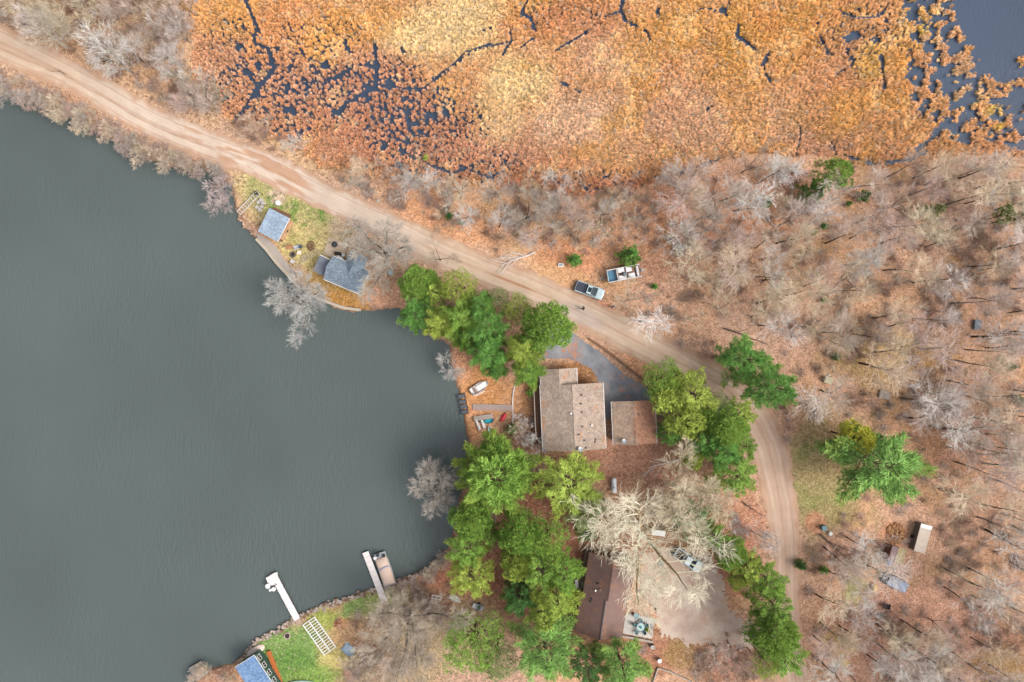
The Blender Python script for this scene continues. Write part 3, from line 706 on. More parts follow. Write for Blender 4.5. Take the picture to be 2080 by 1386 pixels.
def rdir(r, d, ang):
    """unit vector at angle ang from d, random azimuth"""
    a = d.orthogonal().normalized(); b = d.cross(a); t = r.random()*2*math.pi
    return (d*math.cos(ang)+(a*math.cos(t)+b*math.sin(t))*math.sin(ang)).normalized()
def bare_tree(seed, H=13, SP=4.5, rad=.2, nl=11, l2=6, l3=5, l4=5, tw=.8, fork=False, start=.35, up=.35, tww=.024, crook=.16):
    """trunk mesh and crown mesh (limbs down to twigs)"""
    r = random.Random(seed); T = MB(); K = MB()
    def path(p, d, L, n, wob, lift):
        pts = [p.copy()]
        for i in range(n):
            d = (d+Vector((r.uniform(-1, 1), r.uniform(-1, 1), r.uniform(-.6, .8)))*wob+Vector((0, 0, lift))).normalized()
            p = p+d*(L/n); pts.append(p.copy())
        return pts
    def twigs(pts, n, L):
        for _ in range(n):
            i = r.randrange(max(1, len(pts)-2), len(pts)) if len(pts) > 2 else len(pts)-1
            a, b = pts[i-1], pts[i]; p = a.lerp(b, r.random()); d = (b-a).normalized()
            e = rdir(r, d, r.uniform(.2, .7)); e.z += .2; q = p+e*L*r.uniform(.6, 1.5)
            s = e.cross(Vector((r.uniform(-.4, .4), r.uniform(-.4, .4), 1))).normalized()*tww*r.uniform(.7, 1.2)
            k = len(K.v); K.v += [tuple(p-s), tuple(p+s), tuple(q)]; K.f.append([k, k+1, k+2])
    def ribbon_(pts, w0):
        k = len(K.v); n = len(pts)
        for i, p in enumerate(pts):
            d = (pts[min(i+1, n-1)]-pts[max(i-1, 0)]).normalized(); s = d.cross(Vector((.1, .1, 1))).normalized()*w0*(1-.6*i/(n-1))
            K.v += [tuple(p-s), tuple(p+s)]
        for i in range(n-1): K.f.append([k+2*i, k+2*i+1, k+2*i+3, k+2*i+2])
    stems = []
    if fork:
        base = Vector((0, 0, 0)); hs_ = H*r.uniform(.12, .25)
        T.tube([base, Vector((.05, .05, hs_))], [rad*1.5, rad*1.2], 8)
        k = 3 if nl < 14 else 6
        for i in range(k):
            az = 2*math.pi*(i+r.random()*.6)/k; d = Vector((math.cos(az), math.sin(az), r.uniform(1.0, 2.2) if i or k < 5 else 5)).normalized()
            stems.append(path(Vector((.05, .05, hs_*.85)), d, H*.8, 7, .12, .06))
    else:
        stems.append(path(Vector((0, 0, -.1)), Vector((r.uniform(-.06, .06), r.uniform(-.06, .06), 1)), H*.93, 8, .06, .05))
    for st in stems:
        n = len(st); rr = rad*(.75 if fork else 1)
        T.tube(st, [rr*(1-.85*i/(n-1)) for i in range(n)], 7)
        m = max(4, int(nl/len(stems)*(1.4 if fork else 1)))
        for j in range(m):
            t = start+(1-start)*(j+r.random())/m
            if fork: t = .15+.85*(j+r.random())/m
            f = min(t*(n-1), n-1.001); i = int(f); p = st[i].lerp(st[i+1], f-i); dd = (st[i+1]-st[i]).normalized()
            L = SP*(1.15-.6*t)*r.uniform(.7, 1.15)*(.75 if fork else 1)
            e = rdir(r, dd, r.uniform(.6, 1.15)); e.z = abs(e.z)*.8+.15; e.normalize()
            lp = path(p, e, L, 5, crook*.6, up*.3); r1 = rad*(.42-.25*t)*(.8 if fork else 1)
            K.tube(lp, [r1*(1-.8*i2/5) for i2 in range(6)], 5, caps=False)
            for b in range(l2):
                g = .2+.8*(b+r.random())/l2; f2 = min(g*5, 4.999); i2 = int(f2); p2 = lp[i2].lerp(lp[i2+1], f2-i2)
                e2 = rdir(r, (lp[i2+1]-lp[i2]).normalized(), r.uniform(.45, .95)); e2.z = e2.z*.6+.12
                bp = path(p2, e2.normalized(), L*(.78-.3*g)*r.uniform(.7, 1.2), 3, crook, up*.15)
                K.tube(bp, [r1*.32, r1*.26, r1*.2, r1*.1], 3, caps=False)
                for c3 in range(l3):
                    g3 = .25+.75*(c3+r.random())/l3; f3 = min(g3*3, 2.999); i3 = int(f3); p3 = bp[i3].lerp(bp[i3+1], f3-i3)
                    e3 = rdir(r, (bp[i3+1]-bp[i3]).normalized(), r.uniform(.3, .75))
                    cp = path(p3, e3, tw*r.uniform(.7, 1.3), 2, crook*.8, .03)
                    ribbon_(cp, min(.02, max(.011, r1*.11))); twigs(cp, l4, tw*.75)
    def mk(b, nm):
        me = bpy.data.meshes.new(nm); me.from_pydata(b.v, [], b.f); me.update(); return me
    tm, km = mk(T, 'trunk'), mk(K, 'crown'); tm.materials.append(BARK); km.materials.append(TWIG)
    A_ = np.array(K.v); return tm, km, float(A_[:, 2].max()), float(np.percentile(np.hypot(A_[:, 0], A_[:, 1]), 93))

def blades(cent, dirs, k, L, wd, seed, spread=.7, droop=0):
    """k needle sprays (triangles) per centre"""
    r = np.random.RandomState(seed); n = len(cent)*k
    c = np.repeat(cent, k, 0); d = np.repeat(dirs, k, 0)+r.normal(0, spread, (n, 3)); d[:, 2] -= droop
    d /= np.linalg.norm(d, axis=1)[:, None]
    c = c+r.normal(0, L*.3, (n, 3))
    l = (L*(.6+.8*r.rand(n)))[:, None]
    s = np.cross(d, r.normal(0, .5, (n, 3))+np.array([0, 0, 1.])); s /= np.linalg.norm(s, axis=1)[:, None]+1e-6
    s *= (wd*(.6+.8*r.rand(n)))[:, None]
    v = np.stack([c-s*.5, c+s*.5+d*l*.25, c+d*l], 1).reshape(-1, 3)
    ct = r.rand(len(cent)); t = np.clip(np.repeat(ct, k)*.65+r.rand(n)*.35, 0, 1)
    return v, np.repeat(t, 3)
def pine(seed, H=15, RR=4.5, wh=12, nb=6, k=9, L=.5, wd=.1, lop=0.55, flat=.8, start=.22):
    r = np.random.RandomState(seed); T = MB(); c = []; d = []
    T.tube([(0, 0, -.1), (.03, 0, H*.5), (0, .04, H*.98)], [H*.017, H*.011, .02], 8)
    for i in range(wh):
        t = (i+.5)/wh; z = H*(start+(1-start)*t); R0 = RR*min(1, (1.02-t)**flat*1.08)*(.35+.65*min(1, t*4+.35))
        a0 = r.rand()*6.28
        nbb = max(3, int(nb*(1-.4*t)))
        for b in range(nbb):
            az = a0+6.283*(b+r.rand()*.6)/nbb; Lb = R0*(1-lop+lop*1.3*r.rand())
            up = .10+.5*t+.12*r.randn(); pts = []
            for s in np.linspace(0, 1, 5): pts.append((math.cos(az)*Lb*s, math.sin(az)*Lb*s, z+Lb*s*up*(.7+.3*s)-.05*Lb*s*s))
            T.tube(pts, [.06*(1-t)+.03, .05, .04, .03, .012], 3, caps=False)
            m = max(2, int(Lb/.34))
            for j in range(m):
                s = .28+.72*(j+r.rand())/m; q = np.array([math.cos(az)*Lb*s, math.sin(az)*Lb*s, z+Lb*s*up])
                lat = (1.12-s)*Lb*.34*(.6+.5*r.rand())
                for sg in (-1, 0, 1):
                    if sg == 0 and s < .6: continue
                    kk = max(1, int(lat/.38)) if sg else 1
                    for u in range(kk):
                        f = (u+.6)/kk*lat*sg; aa = az+math.pi/2
                        qq = q+np.array([math.cos(aa)*f+math.cos(az)*abs(f)*.7, math.sin(aa)*f+math.sin(az)*abs(f)*.7, .06*r.randn()])
                        c.append(qq); d.append([math.cos(az+sg*.55), math.sin(az+sg*.55), .55])
    for _ in range(8): c.append([r.randn()*.12, r.randn()*.12, H*(.96+.05*r.rand())]); d.append([0, 0, 1.3])
    c = np.array(c); d = np.array(d, float)
    v, t = blades(c, d, k, L, wd, seed+1, .36)
    rad = np.hypot(v[:, 0], v[:, 1]); warm = np.clip((rad/RR-.3)*.75+.3*np.repeat(np.repeat(r.rand(len(c)), k), 3)+.15, 0, 1)
    return T, v, t, warm
def roundtree(seed, H=11, RR=3.6, lobes=60, k=5, L=.27, wd=.12, squash=.75, base=.32, dens=1.0, oval=0.2):
    """bushy evergreen: many tufted lobes over a ragged dome"""
    r = np.random.RandomState(seed); T = MB(); c = []; d = []
    T.tube([(0, 0, -.1), (.08, .03, H*.45), (0, 0, H*.9)], [H*.018, H*.012, .03], 8)
    for i in range(lobes):
        t = (i+.5)/lobes; ph = i*2.39996+r.rand()*.5; zz = 1-1.25*t            # golden spiral, top to below the waist
        zz = max(-.35, zz); rr = math.sqrt(max(0, 1-zz*zz)); g = (.72+.36*r.rand())
        o = 1+oval*math.cos(2*ph+seed)
        p = np.array([math.cos(ph)*rr*RR*g*o, math.sin(ph)*rr*RR*g/o, H*(base+.25)+zz*H*(.75-base)*squash*(.85+.3*r.rand())])
        if r.rand() < .08: continue
        T.tube([(0, 0, p[2]*.55), tuple(p*.6+np.array([0, 0, p[2]*.2])), tuple(p)], [.06, .035, .015], 3, caps=False)
        lr = RR*(.2+.13*r.rand()); m = int(60*dens*(lr/.9)**1.6)+8
        q = r.normal(0, 1, (m, 3)); q /= np.linalg.norm(q, axis=1)[:, None]; q[:, 2] = np.abs(q[:, 2])*.9-.15
        c.append(p+q*lr*(.75+.35*r.rand(m))[:, None]*np.array([1, 1, .75])); d.append(q+np.array([0, 0, .35]))
    c = np.concatenate(c); d = np.concatenate(d)
    v, t = blades(c, d, k, L, wd, seed+1, .5)
    warm = np.clip(np.repeat(np.repeat(r.rand(len(c)), k), 3)*.5+.3*(v[:, 2]/H), 0, 1)
    return T, v, t, warm
def ever(fn, *a, **kw):
    T, v, t, wm = fn(*a, **kw)
    tm = bpy.data.meshes.new('trunk'); tm.from_pydata(T.v, [], T.f); tm.update(); tm.materials.append(BARK)
    km = npmesh('crown', v, np.arange(len(v)).reshape(-1, 3), {'tint': t, 'warm': wm}); km.materials.append(NEED)
    return tm, km, float(v[:, 2].max()), float(np.percentile(np.hypot(v[:, 0], v[:, 1]), 95))
EV = {'pine': [ever(pine, 301+i, H=15, RR=4.6) for i in range(3)],
      'wide': [ever(pine, 321+i, H=13, RR=5.6, wh=10, nb=7, flat=.5, L=.58, wd=.12, lop=.55, k=9) for i in range(2)],
      'broad': [ever(pine, 331, H=13, RR=5.6, wh=13, nb=9, flat=.45, L=.5, wd=.13, lop=.32, k=9)],
      'small': [ever(pine, 341+i, H=4, RR=1.5, wh=9, nb=7, L=.24, wd=.1, k=8, start=.05) for i in range(2)],
      'round': [ever(roundtree, 361+i, H=12, RR=3.8, lobes=64) for i in range(3)],
      'mid': [ever(pine, 401+i, H=12, RR=3.9, wh=11, nb=6, flat=.5, L=.36, wd=.09, lop=.5, k=10) for i in range(3)],
      'bush': [ever(roundtree, 381+i, H=8, RR=2.3, lobes=34, L=.25) for i in range(3)],
      'loose': [ever(roundtree, 391+i, H=11, RR=3.8, lobes=50, dens=.55, L=.24, wd=.09) for i in range(2)]}
def put_tree(name, kit, px_, py_, rpx, h, tint, bark, label, cat, group=None, ref=.55, rz=None, base=None, stretch=1.0):
    tm, km, H0, R0 = kit
    zc = ref*h; q = P(px_, py_, zc); Rm = rpx*(CAMH-zc)/FPX
    o = thing(name, label, cat, (q.x, q.y, 0 if base is None else base), rnd.random()*6.28 if rz is None else rz, group)
    for me, nm, cl in ((tm, 'trunk', bark), (km, 'crown', tint)):
        c = bpy.data.objects.new(nm, me); col.objects.link(c); c.parent = o; c.color = (*cl, 1)
    o.scale = (Rm/R0*stretch, Rm/R0, h/H0); return o
BK = S(96, 78, 66); BKG = S(150, 138, 124); WHT = S(226, 220, 212)
G = {'g': S(112, 160, 76), 'm': S(138, 176, 78), 'y': S(174, 194, 88), 'yy': S(212, 210, 84), 'd': S(88, 130, 66), 'l': S(140, 182, 94), 'o': S(166, 178, 118)}
def var(c, a=.12):
    k = 1+(rnd.random()-.5)*2*a; return (c[0]*k*(1+(rnd.random()-.5)*a), c[1]*k, c[2]*k)
# px, py, radius px, height m, kind, colour, label
EVER = [
 (852, 576, 36, 9, 'round', 'm', 'dense round evergreen at the lakeward end of the pine row beside the road'),
 (886, 594, 28, 9, 'bush', 'y', 'yellow-green bushy evergreen just behind the first dense round one by the cove'),
 (935, 585, 38, 11, 'loose', 'y', 'bright yellow-green loose evergreen whose crown edges the road above the cove'),
 (846, 640, 38, 13, 'pine', 'g', 'green pine leaning its crown out over the water at the cove'),
 (893, 655, 34, 12, 'pine', 'y', 'yellow-tipped pine between the cove pine and the larger row'),
 (936, 650, 44, 14, 'pine', 'm', 'pine with feathery yellow boughs in the middle of the cove row'),
 (975, 620, 34, 12, 'pine', 'g', 'darker pine behind the feathery one on the road side of the row'),
 (990, 668, 44, 15, 'pine', 'g', 'tall green pine in the thick of the row above the leafy bank'),
 (1014, 606, 22, 8, 'loose', 'o', 'thin pale evergreen standing alone at the road edge above the row'),
 (1052, 628, 30, 9, 'loose', 'y', 'loose yellowish evergreen next to the thin pale one by the road'),
 (990, 715, 42, 14, 'pine', 'g', 'blue-green pine overhanging the leaf-covered yard above the rowboat'),
 (1062, 712, 40, 14, 'pine', 'y', 'olive pine with brownish cone-laden boughs beside the round giant'),
 (1112, 662, 47, 14, 'round', 'm', 'largest round-crowned evergreen of the row, standing over the asphalt driveway'),
 (1082, 690, 36, 12, 'round', 'm', 'round evergreen half merged behind the largest one by the driveway'),
 (1073, 752, 36, 11, 'pine', 'm', 'pine brushing the north corner of the shingled house'),
 (1010, 752, 22, 10, 'pine', 'g', 'narrow pine hanging over the grass above the rowboat'),
 (948, 690, 26, 10, 'pine', 'm', 'small pine leaning over the water at the corner of the cove'),
 (1340, 768, 40, 10, 'loose', 'm', 'light green bushy evergreen at the top of the garage driveway'),
 (1354, 800, 38, 10, 'bush', 'y', 'bushy yellow-green evergreen beside the garage corner'),
 (1402, 798, 50, 12, 'round', 'y', 'big yellow-green evergreen between the garage and the bending road'),
 (1390, 852, 42, 10, 'bush', 'y', 'yellow evergreen close behind the garage'),
 (1360, 878, 26, 8, 'bush', 'g', 'deep green small evergreen tight against the garage wall'),
 (1452, 822, 28, 8, 'loose', 'o', 'thin grey-green evergreen beside the white leafless crown at the road'),
 (1498, 842, 36, 9, 'bush', 'y', 'yellow-green evergreen touching the road at the bend'),
 (1472, 872, 42, 11, 'round', 'm', 'round evergreen in the belt inside the road bend'),
 (1428, 892, 36, 10, 'bush', 'g', 'dark green evergreen in the middle of the belt east of the garage'),
 (1470, 915, 42, 12, 'pine', 'g', 'green feathery pine in the belt inside the bend'),
 (1492, 964, 42, 10, 'round', 'm', 'round dark-edged evergreen at the road below the bend'),
 (1440, 850, 32, 9, 'bush', 'm', 'mid-green evergreen between the yellow-green giant and the silver crown'),
 (1508, 905, 28, 9, 'bush', 'm', 'evergreen edging the road just inside the sharpest part of the bend'),
 (1402, 932, 20, 8, 'bush', 'y', 'small yellow evergreen alone beside the fallen white branch'),
 (1445, 978, 21, 8, 'loose', 'y', 'pale green small evergreen below the belt, next to the pale giant'),
 (1420, 870, 20, 7, 'loose', 'o', 'greyish small evergreen between the two yellow ones behind the garage'),
 (1510, 730, 47, 16, 'pine', 'g', 'large green pine reaching over the road opposite the garage belt'),
 (1566, 786, 48, 17, 'pine', 'g', 'tall green pine overlapping the large one, nearest the grass clearing'),
 (1782, 940, 90, 17, 'wide', 'l', 'wide-spreading star-shaped pine standing in the grass clearing'),
 (1728, 888, 34, 12, 'bush', 'yy', 'bright yellow evergreen beside the star-shaped pine in the clearing'),
 (1010, 962, 74, 17, 'broad', 'm', 'huge broad green pine on the bank below the canoe and kayaks'),
 (1155, 982, 66, 13, 'round', 'y', 'yellow-green evergreen just below the long wall of the shingled house'),
 (1194, 1036, 44, 10, 'round', 'o', 'olive evergreen between the yellow one and the pale giant tree'),
 (958, 1050, 40, 12, 'round', 'm', 'evergreen at the water edge just below the broad bank pine'),
 (950, 1112, 40, 12, 'round', 'm', 'evergreen in the corner of the bay at the water edge'),
 (958, 1164, 46, 12, 'round', 'y', 'yellow-tipped evergreen beside the overturned boats'),
 (996, 1085, 24, 9, 'bush', 'm', 'small bright evergreen squeezed between the bay trees'),
 (1056, 1078, 44, 13, 'round', 'm', 'evergreen in the upper middle of the wood by the brown-roofed house'),
 (1112, 1086, 42, 13, 'loose', 'm', 'softly feathered evergreen right of the upper middle wood'),
 (1050, 1140, 34, 12, 'bush', 'y', 'yellow-green evergreen in the very middle of the lakeside wood'),
 (1096, 1152, 44, 14, 'round', 'm', 'tall evergreen beside the wooden deck of the brown-roofed house'),
 (1144, 1164, 42, 14, 'pine', 'm', 'pine whose bright tips touch the deck of the brown-roofed house'),
 (1055, 1212, 36, 12, 'pine', 'd', 'dark pine in the hollow of the lakeside wood'),
 (1132, 1215, 46, 14, 'pine', 'y', 'pine with golden tips beside the brown metal roof'),
 (1105, 1248, 38, 14, 'pine', 'y', 'golden-green pine just below the one at the metal roof'),
 (1108, 1318, 66, 17, 'pine', 'l', 'large pale blue-green pine at the bottom left of the brown-roofed house'),
 (962, 1298, 62, 12, 'loose', 'm', 'wide soft green tree below the overturned boats'),
 (1010, 1330, 44, 11, 'loose', 'o', 'thin greyish evergreen between the soft green tree and the pale pine'),
 (1192, 1352, 40, 12, 'round', 'd', 'dark evergreen below the brown-roofed house at the picture edge'),
 (1262, 1352, 54, 13, 'pine', 'l', 'pale pine just below the gable of the brown-roofed house'),
 (1190, 1078, 22, 8, 'bush', 'd', 'small dark evergreen above the deck of the brown-roofed house'),
 (1402, 1052, 40, 9, 'round', 'd', 'dark green evergreen showing through the pale giant tree'),
 (1448, 1085, 28, 9, 'bush', 'm', 'evergreen behind the right branches of the pale giant tree'),
 (1480, 1120, 32, 10, 'round', 'm', 'evergreen at the top of the hedge row right of the parked truck'),
 (1516, 1148, 32, 11, 'bush', 'y', 'yellowish evergreen in the hedge row beside the grey leafless crown'),
 (1556, 1175, 36, 12, 'round', 'm', 'evergreen leaning over the road in the lower hedge row'),
 (1568, 1225, 44, 13, 'round', 'm', 'full evergreen in the middle of the lower hedge row'),
 (1562, 1278, 46, 13, 'round', 'm', 'evergreen where the gravel drive meets the road'),
 (1590, 1325, 42, 12, 'round', 'm', 'evergreen below the drive mouth at the road side'),
 (1552, 1340, 30, 9, 'loose', 'y', 'thin yellowish evergreen at the foot of the lower hedge row'),
 (1494, 1172, 20, 8, 'bush', 'y', 'slender yellow-green evergreen left of the lower hedge row'),
 (1684, 358, 36, 11, 'bush', 'm', 'bright green evergreen at the marsh edge behind the leafless birches'),
 (1652, 392, 26, 8, 'bush', 'd', 'darker evergreen just below the bright one at the marsh edge'),
 (1282, 518, 22, 7, 'small', 'g', 'small pine standing right behind the pontoon boat on its trailer'),
 (1169, 527, 15, 4, 'small', 'g', 'young green pine beside the turnout above the parked pickup'),
 (912, 438, 8, 2, 'small', 'd', 'tiny dark seedling pine in the scrub above the road'),
 (938, 450, 6, 1.5, 'small', 'd', 'tiniest seedling pine, right of the other seedling above the road'),
 (1079, 798, 9, 1.6, 'small', 'm', 'small green shrub at the deck railing of the shingled house'),
 (864, 319, 6, 1.2, 'small', 'y', 'single bright green shrub at the edge of the orange marsh'),
 (2036, 438, 19, 6, 'bush', 'm', 'mid-sized evergreen in the woods near the right picture edge'),
 (2074, 450, 18, 8, 'bush', 'd', 'dark evergreen cut by the right picture edge'),
 (1757, 397, 13, 4, 'small', 'd', 'low dark pine in the woods under the leaning grey trunks'),
 (1726, 413, 6, 2, 'small', 'g', 'tiny seedling pine left of the low dark pine in the woods'),
 (1905, 425, 15, 5, 'small', 'o', 'pale grey-green young pine in the upper right woods'),
 (1561, 412, 10, 3, 'small', 'g', 'young pine below the white birches near the marsh'),
 (1676, 459, 8, 2, 'small', 'g', 'seedling pine below the leaning birch in the woods'),
 (1655, 471, 6, 1.5, 'small', 'g', 'second seedling pine, left of the one below the leaning birch'),
 (1674, 611, 6, 1.5, 'small', 'm', 'bright seedling pine alone on the leaf litter of the woods'),
 (1330, 582, 7, 2, 'small', 'g', 'seedling pine in the woods right of the boat trailer'),
 (1700, 725, 9, 3, 'small', 'd', 'low dark pine just above the beige box in the woods'),
 (2060, 745, 7, 3, 'small', 'm', 'young pine in the woods near the right edge, upper of two'),
 (2075, 813, 10, 3, 'small', 'm', 'young pine cut by the right edge, lower of two'),
 (1628, 1150, 11, 3, 'small', 'd', 'low evergreen right of the road below the teal box'),
 (1675, 1160, 9, 2, 'small', 'm', 'little green shrub in the scrub below the white bucket'),
 (1040, 872, 12, 3, 'small', 'g', 'young pine behind the kayak at the foot of the broad pine'),
]
for i, (a, b, r_, h, kd, cl, lb) in enumerate(EVER):
    if kd == 'round' and i % 4: kd = 'mid'
    if kd == 'bush' and i % 2 and r_ > 20: kd = 'mid'
    kit = EV[kd][i % len(EV[kd])]
    nm = {'pine': 'pine_tree', 'mid': 'pine_tree', 'wide': 'pine_tree', 'broad': 'pine_tree', 'small': 'young_pine', 'round': 'evergreen_tree', 'bush': 'evergreen_tree', 'loose': 'evergreen_tree'}[kd]
    put_tree(nm, kit, a, b, r_*1.04, h, var(G[cl], .08), BK, lb, 'tree')

# ---- leafless trees
BT = [bare_tree(501+i, H=13, SP=4.2, rad=.17, nl=11, l2=6, l3=4, l4=4, start=.45, tww=.018, tw=1.05) for i in range(6)]
BF = [bare_tree(531+i, H=11, SP=4.2, rad=.15, nl=11, l2=6, l3=4, l4=4, fork=True, tww=.018, tw=1.05) for i in range(4)]
BR = [bare_tree(551+i, H=12, SP=3.6, rad=.15, nl=13, l2=5, l3=4, l4=3, start=.25, tww=.016, crook=.22, up=.6) for i in range(3)]
SH = [bare_tree(571+i, H=4, SP=2.0, rad=.05, nl=12, l2=5, l3=4, l4=5, fork=True, tw=.5, tww=.018, up=.6) for i in range(4)]
BIG = bare_tree(591, H=17, SP=5.0, rad=.3, nl=44, l2=7, l3=5, l4=3, fork=True, tw=.9, tww=.013, crook=.22)
BIG2 = bare_tree(593, H=14, SP=4.6, rad=.26, nl=44, l2=7, l3=5, l4=4, fork=True, tw=.9, tww=.02, crook=.2)
TG = S(200, 188, 176); TB = S(206, 186, 158); TP = S(190, 160, 148); TW = S(236, 230, 224); TS = S(200, 192, 186); TY = S(234, 226, 200)
TRD = S(90, 74, 64); TRG = S(134, 122, 110)
# px, py, r px, h, kit list, crown colour, trunk colour, label
BARE = [
 (1326, 1112, 134, 17, BIG, TY, S(170, 146, 108), 'giant leafless tree with pale cream twigs spreading over the house and drive', 'tree'),
 (1402, 1015, 82, 15, BIG2, S(222, 206, 176), S(160, 132, 96), 'tall leafless tree joining the giant on the garage side', 'tree'),
 (606, 608, 64, 9, BIG2, S(190, 186, 180), S(120, 104, 88), 'grey leafless tree spreading from the seawall over the lake', 'tree'),
 (772, 505, 76, 11, BIG2, S(180, 172, 160), S(104, 92, 78), 'large grey leafless tree beside the blue-roofed cottage and road', 'tree'),
 (888, 520, 42, 8, BF[0], S(170, 158, 140), S(90, 76, 66), 'thin dark leafless tree between the cottage and the pine row', 'tree'),
 (818, 1295, 98, 14, BIG2, S(176, 164, 146), S(100, 86, 74), 'broad leafless tree with dark trunk spreading over the lower lawn', 'tree'),
 (1318, 650, 42, 11, BR[0], TW, WHT, 'bright white birch with upright branches at the road edge', 'tree'),
 (1590, 340, 36, 9, BR[1], TW, WHT, 'forked white birch at the marsh edge', 'tree'),
 (1528, 402, 42, 10, BR[2], TW, WHT, 'white birch with crooked arms below the forked one', 'tree'),
 (1652, 812, 42, 10, BR[0], S(226, 214, 202), WHT, 'pale birch bending beside the beige box in the clearing', 'tree'),
 (1694, 405, 46, 11, BR[1], S(214, 200, 190), S(180, 166, 156), 'leaning birch with silvery top in front of the bright evergreen', 'tree'),
 (208, 96, 44, 10, BR[2], S(222, 216, 208), S(190, 180, 170), 'silvery birch above the road at the top left', 'tree'),
 (70, 55, 52, 11, BT[0], S(196, 186, 168), S(200, 190, 176), 'tall pale leafless tree near the top left corner', 'tree'),
 (1560, 640, 46, 11, BT[1], TB, TRG, 'pale leafless tree right of the road and below the woods path', 'tree'),
 (1590, 560, 50, 12, BF[1], TB, TRD, 'cream-twigged tree in the middle of the woods', 'tree'),
 (1725, 590, 56, 13, BF[2], TB, TRG, 'cream-twigged rounded tree, the largest in the middle woods', 'tree'),
 (1645, 535, 40, 10, BF[3], TB, TRG, 'cream-twigged tree left of the largest one in the woods', 'tree'),
 (1448, 612, 34, 8, BF[0], TB, TRG, 'bleached fan-shaped small tree in the woods above the bend', 'tree'),
 (1478, 625, 32, 8, BF[3], TB, TRG, 'bleached small tree right of the fan-shaped one', 'tree'),
 (1410, 645, 24, 7, BF[1], S(232, 216, 190), TRG, 'small bleached tree nearest the road above the bend', 'tree'),
 (1690, 672, 52, 12, BF[1], TB, TRG, 'wide cream tree above the grass clearing', 'tree'),
 (1456, 822, 24, 9, BF[2], TS, TS, 'silver leafless crown standing among the evergreens behind the garage', 'tree'),
 (1552, 1098, 32, 8, BF[3], TS, TS, 'silver leafless crown at the road beside the lower hedge row', 'tree'),
 (1508, 1188, 22, 7, BF[0], TS, TS, 'small silver leafless crown by the gravel drive mouth', 'tree'),
 (1745, 1205, 34, 8, BR[1], S(214, 214, 140), S(226, 226, 200), 'yellow-green lichen-covered small birch left of the yellow crate', 'tree'),
 (1748, 1250, 34, 8, BR[2], TS, TW, 'silver birch just below the lichen-covered one', 'tree'),
 (1706, 1325, 34, 8, BF[2], S(206, 180, 96), TRG, 'yellow-tinged shrubby tree in the lower right woods', 'tree'),
 (2058, 940, 42, 12, BR[0], S(222, 216, 186), WHT, 'pale birch at the right picture edge below the woods', 'tree'),
 (1288, 606, 42, 8, BF[1], S(196, 182, 160), TRG, 'low spreading tree between the boat trailer and the road birch', 'tree'),
 (1500, 1065, 26, 7, BF[2], TS, TRG, 'small silver tree between the evergreens and the road', 'tree'),
 (452, 402, 36, 5, SH[0], S(194, 176, 172), S(150, 130, 120), 'reddish-grey willow bush leaning over the lake by the metal frame', 'bush'),
 (886, 985, 60, 8, BIG2, S(188, 178, 166), TRG, 'grey leafless tree leaning over the bay beside the broad pine', 'tree'),
 (910, 745, 28, 4, SH[1], S(200, 196, 190), TS, 'bare silver sapling overhanging the water left of the rowboat', 'tree'),
 (720, 365, 34, 9, BT[2], S(184, 172, 160), TRD, 'leaning grey tree beside the road above the cottage', 'tree'),
 (790, 348, 36, 8, BF[0], S(184, 172, 160), TRG, 'grey tree in the scrub strip right of the leaning roadside tree', 'tree'),
 (852, 355, 28, 7, BF[1], S(190, 176, 160), TRG, 'grey tree in the scrub strip below the bright marsh shrub', 'tree'),
 (1012, 385, 38, 9, BT[3], S(184, 172, 158), TRD, 'grey tree at the marsh edge straight above the road birch log', 'tree'),
 (1070, 430, 44, 10, BF[2], S(180, 168, 154), TRD, 'dark-trunked tree in the strip above the turnout', 'tree'),
 (1130, 440, 46, 9, BF[3], S(180, 168, 156), TRG, 'bushy grey tree right of the dark-trunked one above the turnout', 'tree'),
 (1300, 430, 52, 11, BF[0], S(186, 172, 156), TRG, 'broad grey tree above the boat trailer', 'tree'),
 (1430, 462, 48, 10, BF[1], S(188, 170, 156), TRG, 'thicket-like grey tree over the brush pile in the woods', 'tree'),
 (600, 290, 26, 6, BR[0], S(206, 198, 188), TS, 'small silver birch between the road and the tussocks', 'tree'),
 (420, 195, 44, 5, SH[2], S(176, 162, 142), TRG, 'round grey shrub above the road where the marsh begins', 'bush'),
 (515, 262, 34, 4, SH[3], S(206, 178, 156), TRG, 'tan shrub at the tip of the green marsh channel', 'bush'),
]
for a, b, r_, h, kit, cc_, tc, lb, cat in BARE:
    put_tree('bare_tree' if cat == 'tree' else 'shrub', kit, a, b, r_, h, var(cc_, .04), tc, lb, cat, ref=.7 if cat == 'tree' else .5)

CNT = []
# woods: every trunk a tree of its own; (polygon of ground pixels, count, labels)
used = [(a, b) for a, b, *_ in BARE]+[(e[0], e[1]) for e in EVER if e[3] > 6]
def fill(poly, n, kits, cols, trs, hr, rr, where, grp, mind=26, cat='tree', ref=.0, name='bare_tree', dark='grey-brown'):
    xs = [p[0] for p in poly]; ys = [p[1] for p in poly]; k = 0; tries = 0
    while k < n and tries < n*40:
        tries += 1
        a = rnd.uniform(min(xs), max(xs)); b = rnd.uniform(min(ys), max(ys))
        if not inside(np.array([a]), np.array([b]), poly)[0]: continue
        if segdist(np.array([a]), np.array([b]), RPTS)[0] < 44: continue
        if any((a-u)**2+(b-v)**2 < (mind*(1 if i >= len0 else .8))**2 for i, (u, v) in enumerate(used)): continue
        if any(x0 < a < x1 and y0 < b < y1 for x0, y0, x1, y1 in KEEP): continue
        used.append((a, b)); k += 1
        ci = rnd.randrange(len(cols)); h = rnd.uniform(*hr); r0 = rnd.uniform(*rr)*1.05
        o_ = put_tree(name, rnd.choice(kits), a, b, r0, h, var(cols[ci][1], .1), rnd.choice(trs), 'x', cat, grp, ref=ref); CNT.append((o_, a, b, h, cols[ci][0]))
len0 = len(used)
